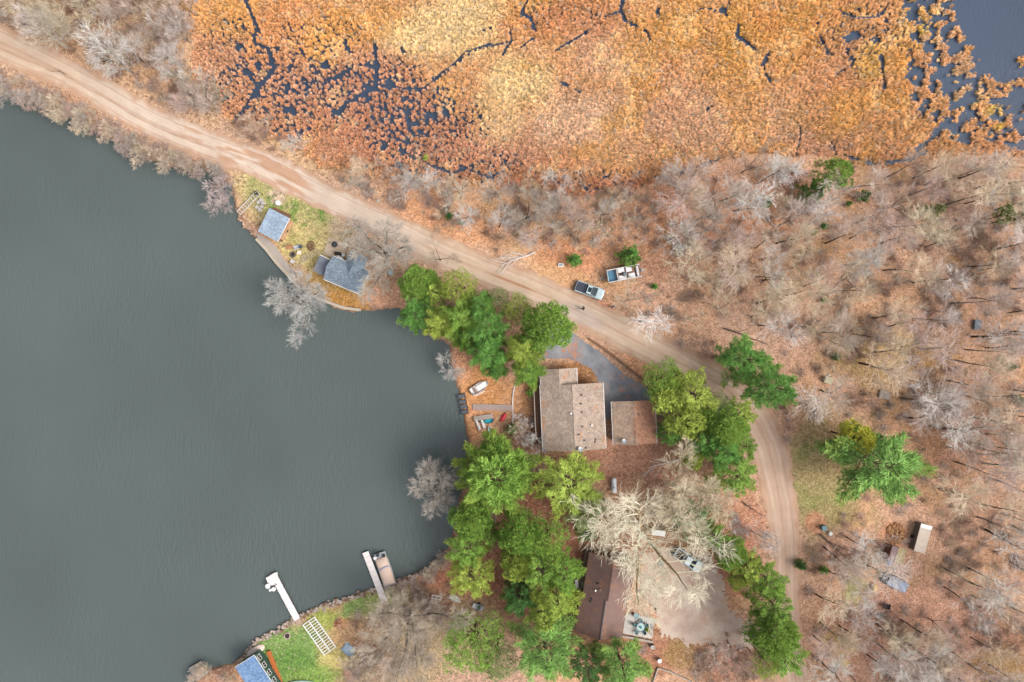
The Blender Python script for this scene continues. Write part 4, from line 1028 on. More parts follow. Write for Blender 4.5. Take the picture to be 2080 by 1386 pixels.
KEEP = [(868, 1198, 1000, 1245), (1150, 520, 1235, 620), (1225, 500, 1345, 585), (1640, 1040, 1700, 1100), (1770, 1040, 1905, 1240), (1640, 860, 1760, 1040), (1660, 755, 1700, 790), (1780, 790, 1815, 812), (1965, 640, 2000, 680), (1120, 530, 1150, 550), (1230, 610, 1260, 640), (1300, 1330, 1410, 1386)]
WC = [('grey-brown twiggy leafless tree', S(196, 178, 164)), ('beige leafless tree', S(220, 200, 172)), ('pinkish-grey leafless tree', S(204, 182, 172)), ('silver-grey leafless tree', S(212, 204, 196))]
fill([(1350, 390), (1500, 340), (1640, 420), (1760, 360), (1900, 350), (2140, 320), (2140, 700), (1980, 720), (1820, 660), (1640, 700), (1560, 680), (1440, 640), (1360, 560)], 92, BT+BT+BF[:2], WC, [TRD, TRD, TRG], (9, 14), (27, 45), 'in the upper woods between marsh and clearing', 'leafless trees of the upper woods', mind=25)
fill([(1700, 700), (2140, 700), (2140, 1420), (1900, 1420), (1900, 1130), (1900, 900), (1800, 830), (1640, 800)], 66, BT, WC, [TRD, TRG], (9, 14), (30, 48), 'in the woods right of the clearing and sheds', 'leafless trees of the right woods', mind=27)
fill([(1640, 1060), (1770, 1090), (1790, 1250), (1900, 1240), (1900, 1430), (1640, 1430), (1640, 1100)], 38, BT+BF[:2], WC, [TRD, TRG], (7, 12), (26, 42), 'in the lower woods between the road and the sheds', 'leafless trees of the lower woods', mind=26)
fill([(680, 330), (850, 368), (1000, 380), (1290, 385), (1440, 345), (1400, 560), (1340, 490), (1120, 500), (1000, 480), (820, 400), (700, 360)], 35, BF+BT[:2], WC, [TRG, TRD], (5, 9), (20, 36), 'in the scrub strip between road and marsh', 'leafless trees of the scrub strip', mind=22)
fill([(-30, -30), (380, -30), (400, 120), (470, 240), (600, 320), (560, 305), (430, 235), (300, 175), (160, 110), (-20, 40)], 46, BF+BT[:2]+SH, WC, [TRG, TRG], (4, 8), (20, 40), 'in the scrub above the road at the upper left', 'leafless trees of the upper left scrub', mind=22)
fill([(1440, 1290), (1640, 1340), (1640, 1430), (1440, 1430)], 9, BF, WC, [TRG], (5, 8), (18, 30), 'below the gravel drive mouth', 'leafless trees below the drive', mind=18)
fill([(860, 1210), (920, 1200), (905, 1260), (860, 1250)], 4, SH, WC, [TRG], (3, 4), (18, 26), 'beside the upturned boats on the shore', 'shrubs by the upturned boats', mind=14, cat='bush', name='shrub', ref=.5)
fill([(700, 1290), (790, 1320), (860, 1400), (720, 1410)], 8, SH+BF[:1], WC, [TRG], (3, 5), (20, 32), 'below the spreading tree on the lower lawn edge', 'shrubs of the lower lawn edge', mind=16, cat='bush', name='shrub', ref=.5)
fill([(1050, 850), (1095, 850), (1100, 960), (1060, 960)], 5, SH, WC, [TRG], (3, 4), (14, 22), 'between the shingled house and the broad pine', 'shrubs beside the shingled house', mind=14, cat='bush', name='shrub', ref=.5)
# bank shrubs along the causeway
def along(pts, n, off, kits, cols, hr, rr, where, grp, cat='bush'):
    q = resample([(a, b, 0) for a, b in pts], 4)
    for i in range(n):
        a, b, _ = q[int((i+rnd.random())/n*(len(q)-1))]
        a += rnd.uniform(-off, off); b += rnd.uniform(-off, off)
        ci = rnd.randrange(len(cols))
        h = rnd.uniform(*hr); o_ = put_tree('shrub', rnd.choice(kits), a, b, rnd.uniform(*rr), h, var(cols[ci][1], .1), TRG, 'x', cat, grp, ref=.5); CNT.append((o_, a, b, h, cols[ci][0]))
SC = [('grey leafless shrub', S(190, 176, 166)), ('reddish leafless shrub', S(190, 164, 152)), ('tan leafless shrub', S(210, 190, 166))]
along([(-10, 175), (60, 205), (150, 238), (225, 280), (300, 318), (390, 335), (450, 362)], 44, 10, SH, SC, (1.5, 3.2), (13, 25), 'on the lake bank below the causeway road', 'shrubs on the causeway bank')
along([(-10, 150), (100, 195), (200, 240), (300, 290), (420, 340)], 26, 10, SH, SC, (1, 2.2), (10, 18), 'on the grassy verge between causeway road and lake', 'shrubs on the causeway verge')
along([(905, 1130), (870, 1165), (830, 1190), (790, 1205)], 9, 9, SH, SC, (1.5, 2.5), (12, 20), 'on the bank of the lower bay', 'shrubs on the lower bay bank')
along([(380, 1386), (430, 1362), (470, 1372)], 6, 9, SH, SC, (1.5, 2.5), (12, 20), 'beside the grey platform at the lower left', 'shrubs beside the lower left platform')

# name each by its tone and its place relative to something one can find
LM = [('the grey utility box in the woods', 1982, 660), ('the beige box', 1680, 771), ('the star-shaped pine', 1792, 952), ('the long covered trailer', 1875, 1095), ('the tarped trailer', 1815, 1184), ('the teal utility box', 1670, 1070),
      ('the bright marsh-edge evergreen', 1684, 358), ('the forked white birch', 1590, 340), ('the brush pile', 1378, 508), ('the pontoon boat trailer', 1267, 557), ('the parked pickup', 1198, 590), ('the white fallen birch', 1050, 526),
      ('the silver mailbox', 770, 410), ('the two seedling pines', 925, 444), ('the large green road pine', 1508, 728), ('the low dark pine', 1757, 397), ('the grey-green young pine', 1905, 425), ('the two right-edge young pines', 2068, 780),
      ('the right-edge evergreen', 2036, 438), ('the pale right-edge birch', 2058, 940), ('the lichen-covered birch', 1745, 1205), ('the yellow-tinged shrubby tree', 1706, 1325), ('the silvery roadside birch', 208, 96), ('the round grey shrub', 420, 195),
      ('the tan channel shrub', 515, 262), ('the reddish willow', 452, 402), ('the gravel drive mouth', 1545, 1290), ('the cream upturned boat', 925, 1217), ('the covered pontoon boat', 780, 1165), ('the pale blue tarp', 709, 1320), ('the grey platform', 400, 1362), ('the shingled house deck', 1090, 830),
      ('the largest cream woods tree', 1725, 590), ('the white can', 1683, 762), ('the top left birch', 70, 55), ('the puddled stretch of road', 520, 320), ('the bottom right corner', 2080, 1386), ('the lone bright seedling', 1674, 611), ('the shrub in the orange marsh', 864, 319)]
bins = {}
for o_, a, b, h, tone in CNT:
    nm_, lx, ly = min(LM, key=lambda q: (q[1]-a)**2+(q[2]-b)**2); dx, dy = a-lx, b-ly
    dr = ('right of' if dx > 0 else 'left of') if abs(dx) > abs(dy) else ('below' if dy > 0 else 'above')
    bins.setdefault((tone, dr, nm_), []).append((math.hypot(dx, dy), o_))
ORD = ['', 'second ', 'third ', 'fourth ', 'fifth ', 'sixth ', 'seventh ', 'eighth ', 'ninth ', 'tenth ', 'eleventh ', 'twelfth ', 'thirteenth ', 'fourteenth ']
for (tone, dr, nm_), lst in bins.items():
    lst.sort(key=lambda q: q[0])
    for i, (_, o_) in enumerate(lst): o_['label'] = (ORD[min(i, 13)]+'nearest ' if len(lst) > 1 else '')+tone+' '+dr+' '+nm_

# ---- low brush: uncountable twigs
def brush(seed):
    r = random.Random(seed); K = MB()
    for i in range(46):
        a = r.random()*6.28; L = r.uniform(.5, 1.3); p = Vector((r.uniform(-.4, .4), r.uniform(-.4, .4), 0)); d = Vector((math.cos(a), math.sin(a), r.uniform(.3, 1.6))).normalized()
        q = p+d*L; s = d.cross(Vector((0, 0, 1))).normalized()*r.uniform(.012, .03)
        K.v += [tuple(p-s), tuple(p+s), tuple(q)]; k = len(K.v)-3; K.f.append([k, k+1, k+2])
        for j in range(2):
            u = p.lerp(q, r.uniform(.3, .8)); e = rdir(r, d, r.uniform(.4, .9)); v = u+e*L*.5; s = e.cross(Vector((0, 0, 1))).normalized()*.014
            K.v += [tuple(u-s), tuple(u+s), tuple(v)]; k = len(K.v)-3; K.f.append([k, k+1, k+2])
    me = npmesh('brush', np.array(K.v), np.array(K.f), {'tint': np.repeat(np.array([r.random() for _ in K.f]), 3)})
    return proto(me, IB)
IB = inst_mat('dry_brush', .25)
br_ = [brush(i) for i in range(3)]
n = 9000
bx = nr.uniform(-60, 2140, n*3); by = nr.uniform(-30, 1410, n*3)
X_, Y_ = (bx-1040)/12, (693-by)/12
dn = np.zeros(len(bx))
for a, k in (((1850, 620, 480, 330), .75), ((1850, 1250, 330, 260), .8), ((1500, 430, 330, 90), .7), ((1150, 430, 330, 80), .85), ((860, 390, 210, 60), .75), ((180, 60, 330, 150), .75), ((560, 280, 130, 50), .6), ((200, 235, 330, 45), .6),
            ((870, 1230, 90, 50), .8), ((790, 1300, 110, 80), .5), ((1070, 900, 60, 70), .5), ((1520, 1050, 50, 90), .3), ((430, 1370, 60, 30), .6), ((1480, 1350, 110, 50), .7), ((1400, 620, 150, 60), .45), ((1320, 1330, 60, 30), .2)):
    rot = .45 if a[0] in (200, 180) else 0
    dn = np.maximum(dn, k*blob(bx, by, *a, rot=rot))
dn *= sstep(.3, .62, fbm(X_, Y_, 6, 101, 3))*.6
dn *= 1-.9*blob(bx, by, 1700, 960, 120, 130); dn *= sstep(30, 46, segdist(bx, by, RPTS)); dn *= (sdf(bx, by, LAKE) > 2)*(sdf(bx, by, MARSH) > -4)
for x0, y0, x1, y1 in KEEP: dn[(bx > x0) & (bx < x1) & (by > y0) & (by < y1)] = 0
kp = nr.rand(len(bx)) < dn
bx, by, X_, Y_ = bx[kp], by[kp], X_[kp], Y_[kp]
pal = np.array([S(186, 168, 156), S(198, 172, 146), S(164, 132, 114), S(190, 156, 140)])
scatter('undergrowth', np.c_[X_, Y_, np.zeros(len(bx))], pal[nr.randint(0, 4, len(bx))]*(.8+.4*nr.rand(len(bx)))[:, None], .6+.9*nr.rand(len(bx)), br_, IB)
# grass tufts on the shore verge
n = 16000
bx = nr.uniform(-40, 760, n); by = nr.uniform(-20, 640, n)
rd = segdist(bx, by, RPTS); dn = ((rd > 33) & (rd < 120)).astype(float)*(sdf(bx, by, LAKE) > 0)*(sdf(bx, by, MARSH) > 0)*(1-.85*blob(bx, by, 610, 450, 150, 90, rot=.5))*.55
kp = nr.rand(n) < dn; bx, by = bx[kp], by[kp]
gcol = ground_col(bx, by)*(.8+.5*nr.rand(len(bx)))[:, None]
scatter('verge_grass', np.c_[(bx-1040)/12, (693-by)/12, np.full(len(bx), -.05)], gcol, .16+.16*nr.rand(len(bx)), tus, IM)
# ---------------------------------------------------------------- buildings
WOODG = M('weathered_wood', S(176, 164, 152), .85, .2, 3); WOODB = M('brown_wood', S(140, 104, 80), .8, .25, 3)
WHITE = M('white_paint', S(240, 238, 236), .5, .08, 3); METAL = M('galvanised', S(190, 194, 198), .45, .12, 4, metal=.4)
DARKM = M('dark_metal', S(58, 62, 68), .5, .2, 4); GLASS = M('window_glass', S(38, 54, 62), .15, .1, 1, bmp=0, spec=.25)
BLACK = M('black_rubber', S(40, 40, 44), .7, .2, 4); CONC = M('concrete', S(196, 182, 164), .9, .14, .8, dirt=S(150, 132, 112))
SIDE_T = M('tan_siding', S(198, 184, 158), .8, .1, 2); SIDE_B = M('brown_siding', S(118, 84, 66), .8, .15, 2); SIDE_G = M('green_siding', S(66, 94, 80), .8, .12, 2)
BLUEROOF = shingle('blue_shingles', S(130, 148, 164), S(160, 174, 186), leaf=S(170, 160, 150), leafamt=.12)
SHEDROOF = shingle('pale_blue_shingles', S(160, 178, 198), S(178, 196, 214))
BLUE3 = shingle('blue_shingles_deep', S(104, 138, 184), S(146, 174, 206))
TANROOF = shingle('tan_shingles', S(172, 156, 144), S(200, 176, 156), leaf=S(176, 136, 108), leafamt=.32)
GARROOF = shingle('garage_shingles', S(180, 154, 136), S(200, 172, 148), leaf=S(156, 112, 90), leafamt=.3, side=(.6, -.2))
GREYROOF = M('felt_roof', S(120, 126, 138), .9, .16, 1.2, dirt=S(146, 130, 112))
BRROOF = M('brown_roof_sheet', S(124, 98, 90), .7, .12, .8, dirt=S(170, 116, 82), dirtamt=.36)

def window(parent, x, y, z, wd, ht, rz, name='window'):
    mb = MB(); t = .05
    f = MB()
    f.box(0, -.03, ht/2+.04, wd+.16, .08, .08); f.box(0, -.03, -ht/2-.04, wd+.16, .08, .08)
    f.box(-wd/2-.04, -.03, 0, .08, .08, ht); f.box(wd/2+.04, -.03, 0, .08, .08, ht); f.box(0, -.025, 0, .04, .05, ht)
    o = f.build(name, WHITE, parent); o.location = (x, y, z); o.rotation_euler = (0, 0, rz)
    g = MB(); g.box(0, -.012, 0, wd, .02, ht); g.build('pane', GLASS, o); return o
def door(parent, x, y, wd, ht, rz, mat=WHITE, z0=.1):
    f = MB(); f.box(0, -.03, z0+ht/2, wd, .06, ht); o = f.build('door', mat, parent); o.location = (x, y, 0); o.rotation_euler = (0, 0, rz)
    h = MB(); h.box(wd/2-.12, -.08, z0+ht/2, .05, .06, .12); h.build('handle', DARKM, o); return o
def gable(parent, x0, x1, y0, y1, ez, rise, wallm, roofm, over=.35, walls=True, cap=True, z0=0, ridge_y=None, trimm=WHITE):
    """ridge along x, rectangle given at the eave edge"""
    ym = (y0+y1)/2 if ridge_y is None else ridge_y
    a, b, c, d = x0+over, x1-over, y0+over, y1-over
    if walls:
        w_ = MB(); k = rise*(1-over/max(.1, (y1-y0)/2))
        for yy, s in ((c, 1), (d, -1)): w_.box((a+b)/2, yy+s*.06, (ez+z0)/2, b-a, .12, ez-z0)
        for xx, s in ((a, 1), (b, -1)):
            w_.add([(xx, c, z0), (xx, d, z0), (xx, d, ez), (xx, ym, ez+rise-.1), (xx, c, ez), (xx+s*.12, c, z0), (xx+s*.12, d, z0), (xx+s*.12, d, ez), (xx+s*.12, ym, ez+rise-.1), (xx+s*.12, c, ez)],
                   [(0, 1, 2, 3, 4), (9, 8, 7, 6, 5), (0, 5, 6, 1), (1, 6, 7, 2), (2, 7, 8, 3), (3, 8, 9, 4), (4, 9, 5, 0)])
        w_.build('wall', wallm, parent)
    for yy in (y0, y1):
        m = MB(); t = .14
        q = [(x0, yy, ez), (x1, yy, ez), (x1, ym, ez+rise), (x0, ym, ez+rise)]
        m.add(q+[(p[0], p[1], p[2]-t) for p in q], [(0, 1, 2, 3), (7, 6, 5, 4), (0, 4, 5, 1), (1, 5, 6, 2), (2, 6, 7, 3), (3, 7, 4, 0)] if yy < ym else [(3, 2, 1, 0), (4, 5, 6, 7), (1, 5, 4, 0), (2, 6, 5, 1), (3, 7, 6, 2), (0, 4, 7, 3)])
        m.build('roof_slope', roofm, parent)
        g = MB(); s = -1 if yy < ym else 1
        g.box((x0+x1)/2, yy+s*.05, ez-.09, x1-x0-.02, .09, .1); g.build('gutter', trimm, parent)
    if cap:
        r = MB(); sl = rise/abs(ym-y0)
        r.add([(x0-.01, ym-.16, ez+rise-.16*sl+.03), (x0-.01, ym, ez+rise+.035), (x0-.01, ym+.16, ez+rise-.16*sl+.03), (x1+.01, ym-.16, ez+rise-.16*sl+.03), (x1+.01, ym, ez+rise+.035), (x1+.01, ym+.16, ez+rise-.16*sl+.03)],
              [(0, 3, 4, 1), (1, 4, 5, 2)]); r.build('ridge_cap', roofm, parent)
def local(parent, px_, py_, z):
    """pixel at height z -> coordinates local to an unscaled, z-rotated thing"""
    q = P(px_, py_, z)-parent.location; c, s = math.cos(-parent.rotation_euler.z), math.sin(-parent.rotation_euler.z)
    return Vector((q.x*c-q.y*s, q.x*s+q.y*c, z))
def roof_z(x, y, y0, y1, ez, rise):
    ym = (y0+y1)/2; return ez+rise*(1-abs(y-ym)/((y1-y0)/2))
def vent(parent, p, zr, kind='pipe'):
    if kind == 'pipe': m = MB(); m.cyl(p.x, p.y, zr-.25, zr+.4, .09, .09, 10); m.cyl(p.x, p.y, zr-.05, zr+.04, .2, .12, 10); return m.build('vent_pipe', DARKM, parent)
    if kind == 'white': m = MB(); m.cyl(p.x, p.y, zr-.2, zr+.3, .1, .1, 10); m.cyl(p.x, p.y, zr+.3, zr+.36, .15, .14, 12); return m.build('vent_cap', WHITE, parent)
    if kind == 'box': m = MB(); m.bbox(p.x, p.y, zr+.02, .34, .34, .26); return m.build('roof_vent', M('vent_brown', S(120, 100, 92)), parent)
    if kind == 'dish':
        m = MB(); m.tube([(p.x, p.y, zr-.2), (p.x, p.y, zr+.45)], .04, 6)
        o = m.build('dish_mast', DARKM, parent); d = MB()
        mt = Matrix.Translation((p.x, p.y, zr+.5)) @ Matrix.Rotation(R(50), 4, 'Z') @ Matrix.Rotation(R(35), 4, 'X')
        d.lathe([(.02, .06), (.2, .03), (.42, .16), (.44, .17), (.2, .07), (.02, .1)], 16, mt); d.build('satellite_dish', METAL, parent); return o

# shingled house
c0, L, W, rz = rect((1103, 917), (1097, 783), (1231, 914), 2.9)
h = thing('lake_house', 'large house with leaf-littered tan shingle roof between the lake and the garage', 'house', c0, rz)
# local x runs up the picture, local y runs to the left
hl, hw = L/2, W/2
gable(h, -hl, hl, -hw, hw, 2.9, 1.5, SIDE_B, TANROOF)
a = local(h, 1097, 751, 2.9); b = local(h, 1173, 785, 2.9)
gable(h, hl-1.9, a.x, b.y, a.y-.02, 2.86, .95, SIDE_B, TANROOF, ridge_y=(b.y+a.y)/2)
for q, kd in (((1179, 820), 'pipe'), ((1159, 839), 'white'), ((1175, 882), 'pipe'), ((1186, 894), 'pipe'), ((1181, 802), 'box'), ((1181, 837), 'box'), ((1210, 893), 'box'), ((1182, 866), 'box'), ((1209, 898), 'box'), ((1190, 909), 'box'), ((1177, 912), 'dish'), ((1202, 864), 'white')):
    p = local(h, *q, 3.6); vent(h, p, roof_z(p.x, p.y, -hw, hw, 2.9, 1.5), kd)
for i in range(3): window(h, -hl+.36, -3+3*i, 1.6, 1.1, 1, R(-90))
for i in range(4): window(h, -3.6+2.3*i, hw-.36, 1.6, 1.3, 1.1, R(180))
for i in range(2): window(h, -3+3*i, -hw+.36, 1.6, 1.2, 1, 0)
door(h, 3.2, -hw+.36, 1, 2.1, 0, SIDE_T)
# deck on the lake side
dk = MB(); dy = hw+.05
for i in range(7): dk.box(1.1+.0*i, dy-.35+.19*i, .95, 9.6, .175, .05)
dk.build('deck_floor', WOODB, h)
rl = MB()
for x in np.linspace(-3.6, 5.8, 9): rl.box(x, dy+.98, .98, .09, .09, 1.95)
rl.box(1.1, dy+.98, 1.98, 9.6, .14, .06); rl.box(1.1, dy+.98, 1.3, 9.5, .04, .06); rl.build('railing', WOODG, h)

c0, L, W, rz = rect((1246, 904), (1242, 816), (1334, 901), 2.7)
g = thing('garage', 'square garage whose right roof slope lies under brown leaves', 'garage', c0, rz)
gl, gw = L/2, W/2
me_roof = GARROOF
gable(g, -gl, gl, -gw, gw, 2.7, 1.1, SIDE_B, GARROOF)
# the leaf-covered slope is the one with negative local y
for q, kd in (((1297, 842), 'box'), ((1266, 897), 'dish')):
    p = local(g, *q, 3.2); vent(g, p, roof_z(p.x, p.y, -gw, gw, 2.7, 1.1), kd)
for i in range(2):
    f = MB()
    for k in range(4): f.box(0, -.03, .38+k*.55, 2.4, .06, .53)
    o = f.build('garage_door', WHITE, g); o.location = (gl-.36, -1.6+3.1*i, 0); o.rotation_euler = (0, 0, R(90))
window(g, -gl+.36, 0, 1.6, 1, .8, R(-90))

# blue-roofed cottage
c0, L, W, rz = rect((657, 567), (731, 598), (678, 521), 2.6)
ct = thing('cottage', 'small cottage with blue-grey shingle roof on the lake point', 'house', c0, rz)
cl, cw = L/2, W/2
gable(ct, -cl, cl, -cw, cw, 2.6, 1.35, SIDE_T, BLUEROOF, over=.3)
# wing running toward the road, ridge across the main one
a = local(ct, 712, 508, 2.6); b = local(ct, 748, 523, 2.6)
wg = bpy.data.objects.new('wing', None)
def gable_y(parent, x0, x1, y0, y1, ez, rise, wallm, roofm):
    xm = (x0+x1)/2; t = .13
    for xx in (x0, x1):
        m = MB(); q = [(xx, y0, ez), (xx, y1, ez), (xm, y1, ez+rise), (xm, y0, ez+rise)]
        fl = [(0, 1, 2, 3), (7, 6, 5, 4), (0, 4, 5, 1), (1, 5, 6, 2), (2, 6, 7, 3), (3, 7, 4, 0)]
        if xx < xm: fl = [f[::-1] for f in fl]
        m.add(q+[(p[0], p[1], p[2]-t) for p in q], fl); m.build('roof_slope', roofm, parent)
    w_ = MB(); o_ = .3
    for xx, s in ((x0+o_, 1), (x1-o_, -1)): w_.box(xx+s*.06, (y0+y1-o_)/2, ez/2-.02, .12, y1-y0-o_, ez-.04)
    yy = y1-o_
    w_.add([(x0+o_, yy, 0), (x1-o_, yy, 0), (x1-o_, yy, ez), (xm, yy, ez+rise-.12), (x0+o_, yy, ez), (x0+o_, yy-.12, 0), (x1-o_, yy-.12, 0), (x1-o_, yy-.12, ez), (xm, yy-.12, ez+rise-.12), (x0+o_, yy-.12, ez)],
           [(4, 3, 2, 1, 0), (5, 6, 7, 8, 9), (1, 6, 5, 0), (2, 7, 6, 1), (3, 8, 7, 2), (4, 9, 8, 3), (0, 5, 9, 4)])
    w_.build('wall', wallm, parent)
gable_y(ct, a.x, b.x, 0.2, a.y, 2.57, 1.2, SIDE_T, BLUEROOF)
window(ct, 0, -cw+.3, 1.5, 1.3, 1, 0); window(ct, 2, -cw+.3, 1.5, 1, 1, 0); window(ct, cl-.3, -1, 1.5, 1, 1, R(90)); door(ct, cl-.3, 1, .95, 2, R(90))
# flat-roofed porch at its left end
c0, L, W, rz = rect((635, 550), (656, 560), (649, 517), 2.25)
pc = thing('porch_shelter', 'flat grey felt roof shelter against the left end of the cottage', 'shelter', c0, rz)
m = MB(); m.box(0, 0, 2.2, L, W, .1); m.build('roof', GREYROOF, pc)
for sx in (-1, 1):
    for sy in (-1, 1): m = MB(); m.box(sx*(L/2-.15), sy*(W/2-.15), 1.07, .12, .12, 2.15); m.build('post', WHITE, pc)
m = MB(); m.box(.0, W/2-.03, 2.27, L+.1, .1, .06); m.build('fascia', WHITE, pc)

# shed with the single slope
c0, L, W, rz = rect((523, 470), (564, 491), (548, 423), 2.6)
sh = thing('boat_shed', 'open-sided lakeside shed with pale blue single-slope roof and stacked firewood', 'shed', c0, rz)
m = MB(); q = [(-L/2, -W/2, 2.45), (L/2, -W/2, 2.6), (L/2, W/2, 2.75), (-L/2, W/2, 2.6)]
m.add(q+[(p[0], p[1], p[2]-.12) for p in q], [(0, 1, 2, 3), (7, 6, 5, 4), (0, 4, 5, 1), (1, 5, 6, 2), (2, 6, 7, 3), (3, 7, 4, 0)]); m.build('roof', SHEDROOF, sh)
m = MB(); m.box(L/2+.05, 0, 2.58, .07, W, .12); m.build('fascia', WHITE, sh)
for sx in (-1, 1):
    for sy in (-1, 1): m = MB(); m.box(sx*(L/2-.3), sy*(W/2-.3), 1.2, .14, .14, 2.4); m.build('post', WOODB, sh)
m = MB()
for i in range(12): m.box(-L/2+.35+i*(L-.7)/11, W/2-.25, 1.2, (L-.7)/11-.02, .04, 2.3)
m.build('wall', WOODB, sh)
m = MB()
for i in range(20): m.box(-L/2+.3+i*(L-.6)/19, 0, .2, (L-.6)/19-.02, W-.5, .05)
m.build('floor_boards', WOODB, sh)
# firewood along its right side
def logpile(name, label, centre, rz, length, rows, mat, r=.1, ll=.5, n=None):
    t = thing(name, label, 'woodpile', centre, rz)
    me = None; k = 0
    for j in range(rows):
        cnt = int(length/(2*r)) - (j % 2)
        for i in range(cnt):
            x = -length/2+r+(j % 2)*r+i*2*r; rr = r*rnd.uniform(.8, 1.02)
            if me is None:
                m = MB(); m.tube([(0, -ll/2, 0), (0, ll/2, 0)], r, 7); o = m.build('log', mat, t); me = o.data
            else:
                o = bpy.data.objects.new('log', me); col.objects.link(o); o.parent = t
            o.location = (x, rnd.uniform(-.06, .06), r+j*r*1.75); o.rotation_euler = (0, rnd.uniform(0, 3), rnd.uniform(-.08, .08)); o.scale = (rr/r, rnd.uniform(.85, 1.1), rr/r)
    return t
LOGM = M('split_log', S(214, 172, 134), .85, .3, 5)
a, b = P(591, 449, 1), P(569, 488, 1)
logpile('firewood_stack', 'long stack of split pale firewood along the right side of the open shed', ((a.x+b.x)/2, (a.y+b.y)/2, 0), math.atan2(b.y-a.y, b.x-a.x), (b-a).length, 8, LOGM, .11, .5)
a, b = P(553, 424, .5), P(590, 441, .5)
t = thing('timber_stack', 'dark boards stacked along the road side of the open shed', 'timber', ((a.x+b.x)/2, (a.y+b.y)/2, 0), math.atan2(b.y-a.y, b.x-a.x))
for i in range(6): m = MB(); m.box(rnd.uniform(-.1, .1), -.3+.12*i, .3+.05*(i % 3), (b-a).length*rnd.uniform(.85, 1), .1, .5); m.build('board', WOODB, t)
t = thing('kettle_grill', 'black round grill standing beside the firewood stack', 'grill', P(585, 470), 0)
m = MB(); m.lathe([(.1, .55), (.3, .65), (.33, .8), (.3, .95), (.12, 1.05), (.03, 1.1)], 14); m.build('bowl', BLACK, t)
for k in range(3): m = MB(); a_ = k*2.09; m.tube([(.18*math.cos(a_), .18*math.sin(a_), .6), (.3*math.cos(a_), .3*math.sin(a_), 0)], .02, 5); m.build('leg', METAL, t)
m = MB(); m.box(.0, 0, 1.13, .14, .04, .05); m.build('handle', WHITE, t)

# brown-roofed house
c0, L, W, rz = rect((1168, 1283), (1180, 1202), (1262, 1300), 3.1)
bh = thing('brown_house', 'long house with brown sheet roof partly hidden below the giant leafless tree', 'house', c0, rz)
bl, bw = L/2, W/2
gable(bh, -bl, bl, -bw, bw, 3.1, 1.9, SIDE_B, BRROOF, trimm=SIDE_B)
a = local(bh, 1197, 1122, 3.3); b = local(bh, 1290, 1215, 3.3)
gable(bh, bl-.15, a.x, -bw-.3, bw-.45, 3.25, 1.95, SIDE_B, BRROOF, trimm=SIDE_B)
m = MB(); m.box(.0, 0, 3.1+1.9+.04, 2*bl-.1, .16, .05); m.build('ridge_strip', DARKM, bh)
for q, kd in (((1209, 1198), 'white'), ((1202, 1217), 'pipe'), ((1200, 1222), 'pipe'), ((1218, 1196), 'box'), ((1214, 1184), 'pipe')):
    p = local(bh, *q, 4); vent(bh, p, roof_z(p.x, p.y, -bw, bw, 3.1, 1.9), kd)
for i in range(2): window(bh, -bl+.36, -2+4*i, 1.7, 1.2, 1.1, R(-90))
for i in range(3): window(bh, -2.4+2.4*i, bw-.36, 1.7, 1.2, 1.1, R(180))
door(bh, 1, -bw+.36, 1, 2.1, 0)

# lower-left house (cut by the frame)
c0, L, W, rz = rect((478, 1356), (516, 1331), (520, 1441), 3.2)
c0, L, W, rz = rect((478, 1356), (516, 1331), (521, 1437), 3.2)
eh = thing('green_house', 'green-sided house with bright blue shingle roof at the lower left shore', 'house', c0, rz)
m = MB()
for i in (0,): pass
q = [(-L/2, -W/2), (L/2, -W/2), (L/2, W/2), (-L/2, W/2)]
w_ = MB(); w_.box(0, 0, 1.5, L-.4, W-.4, 3); w_.build('wall', SIDE_G, eh)
m = MB(); zz = [3.2, 3.2, 3.2, 3.2]
m.box(0, 0, 3.2, L, W, .14, rx=0); m.build('roof', BLUE3, eh)
m = MB(); m.box(L/2-.02, 0, 3.16, .12, W, .2); m.box(0, W/2+.0, 3.16, L, .12, .2); m.build('fascia', WHITE, eh)
for i in range(4): window(eh, L/2-.2, W/2-1-1.5*i, 1.9, .8, .8, R(90))
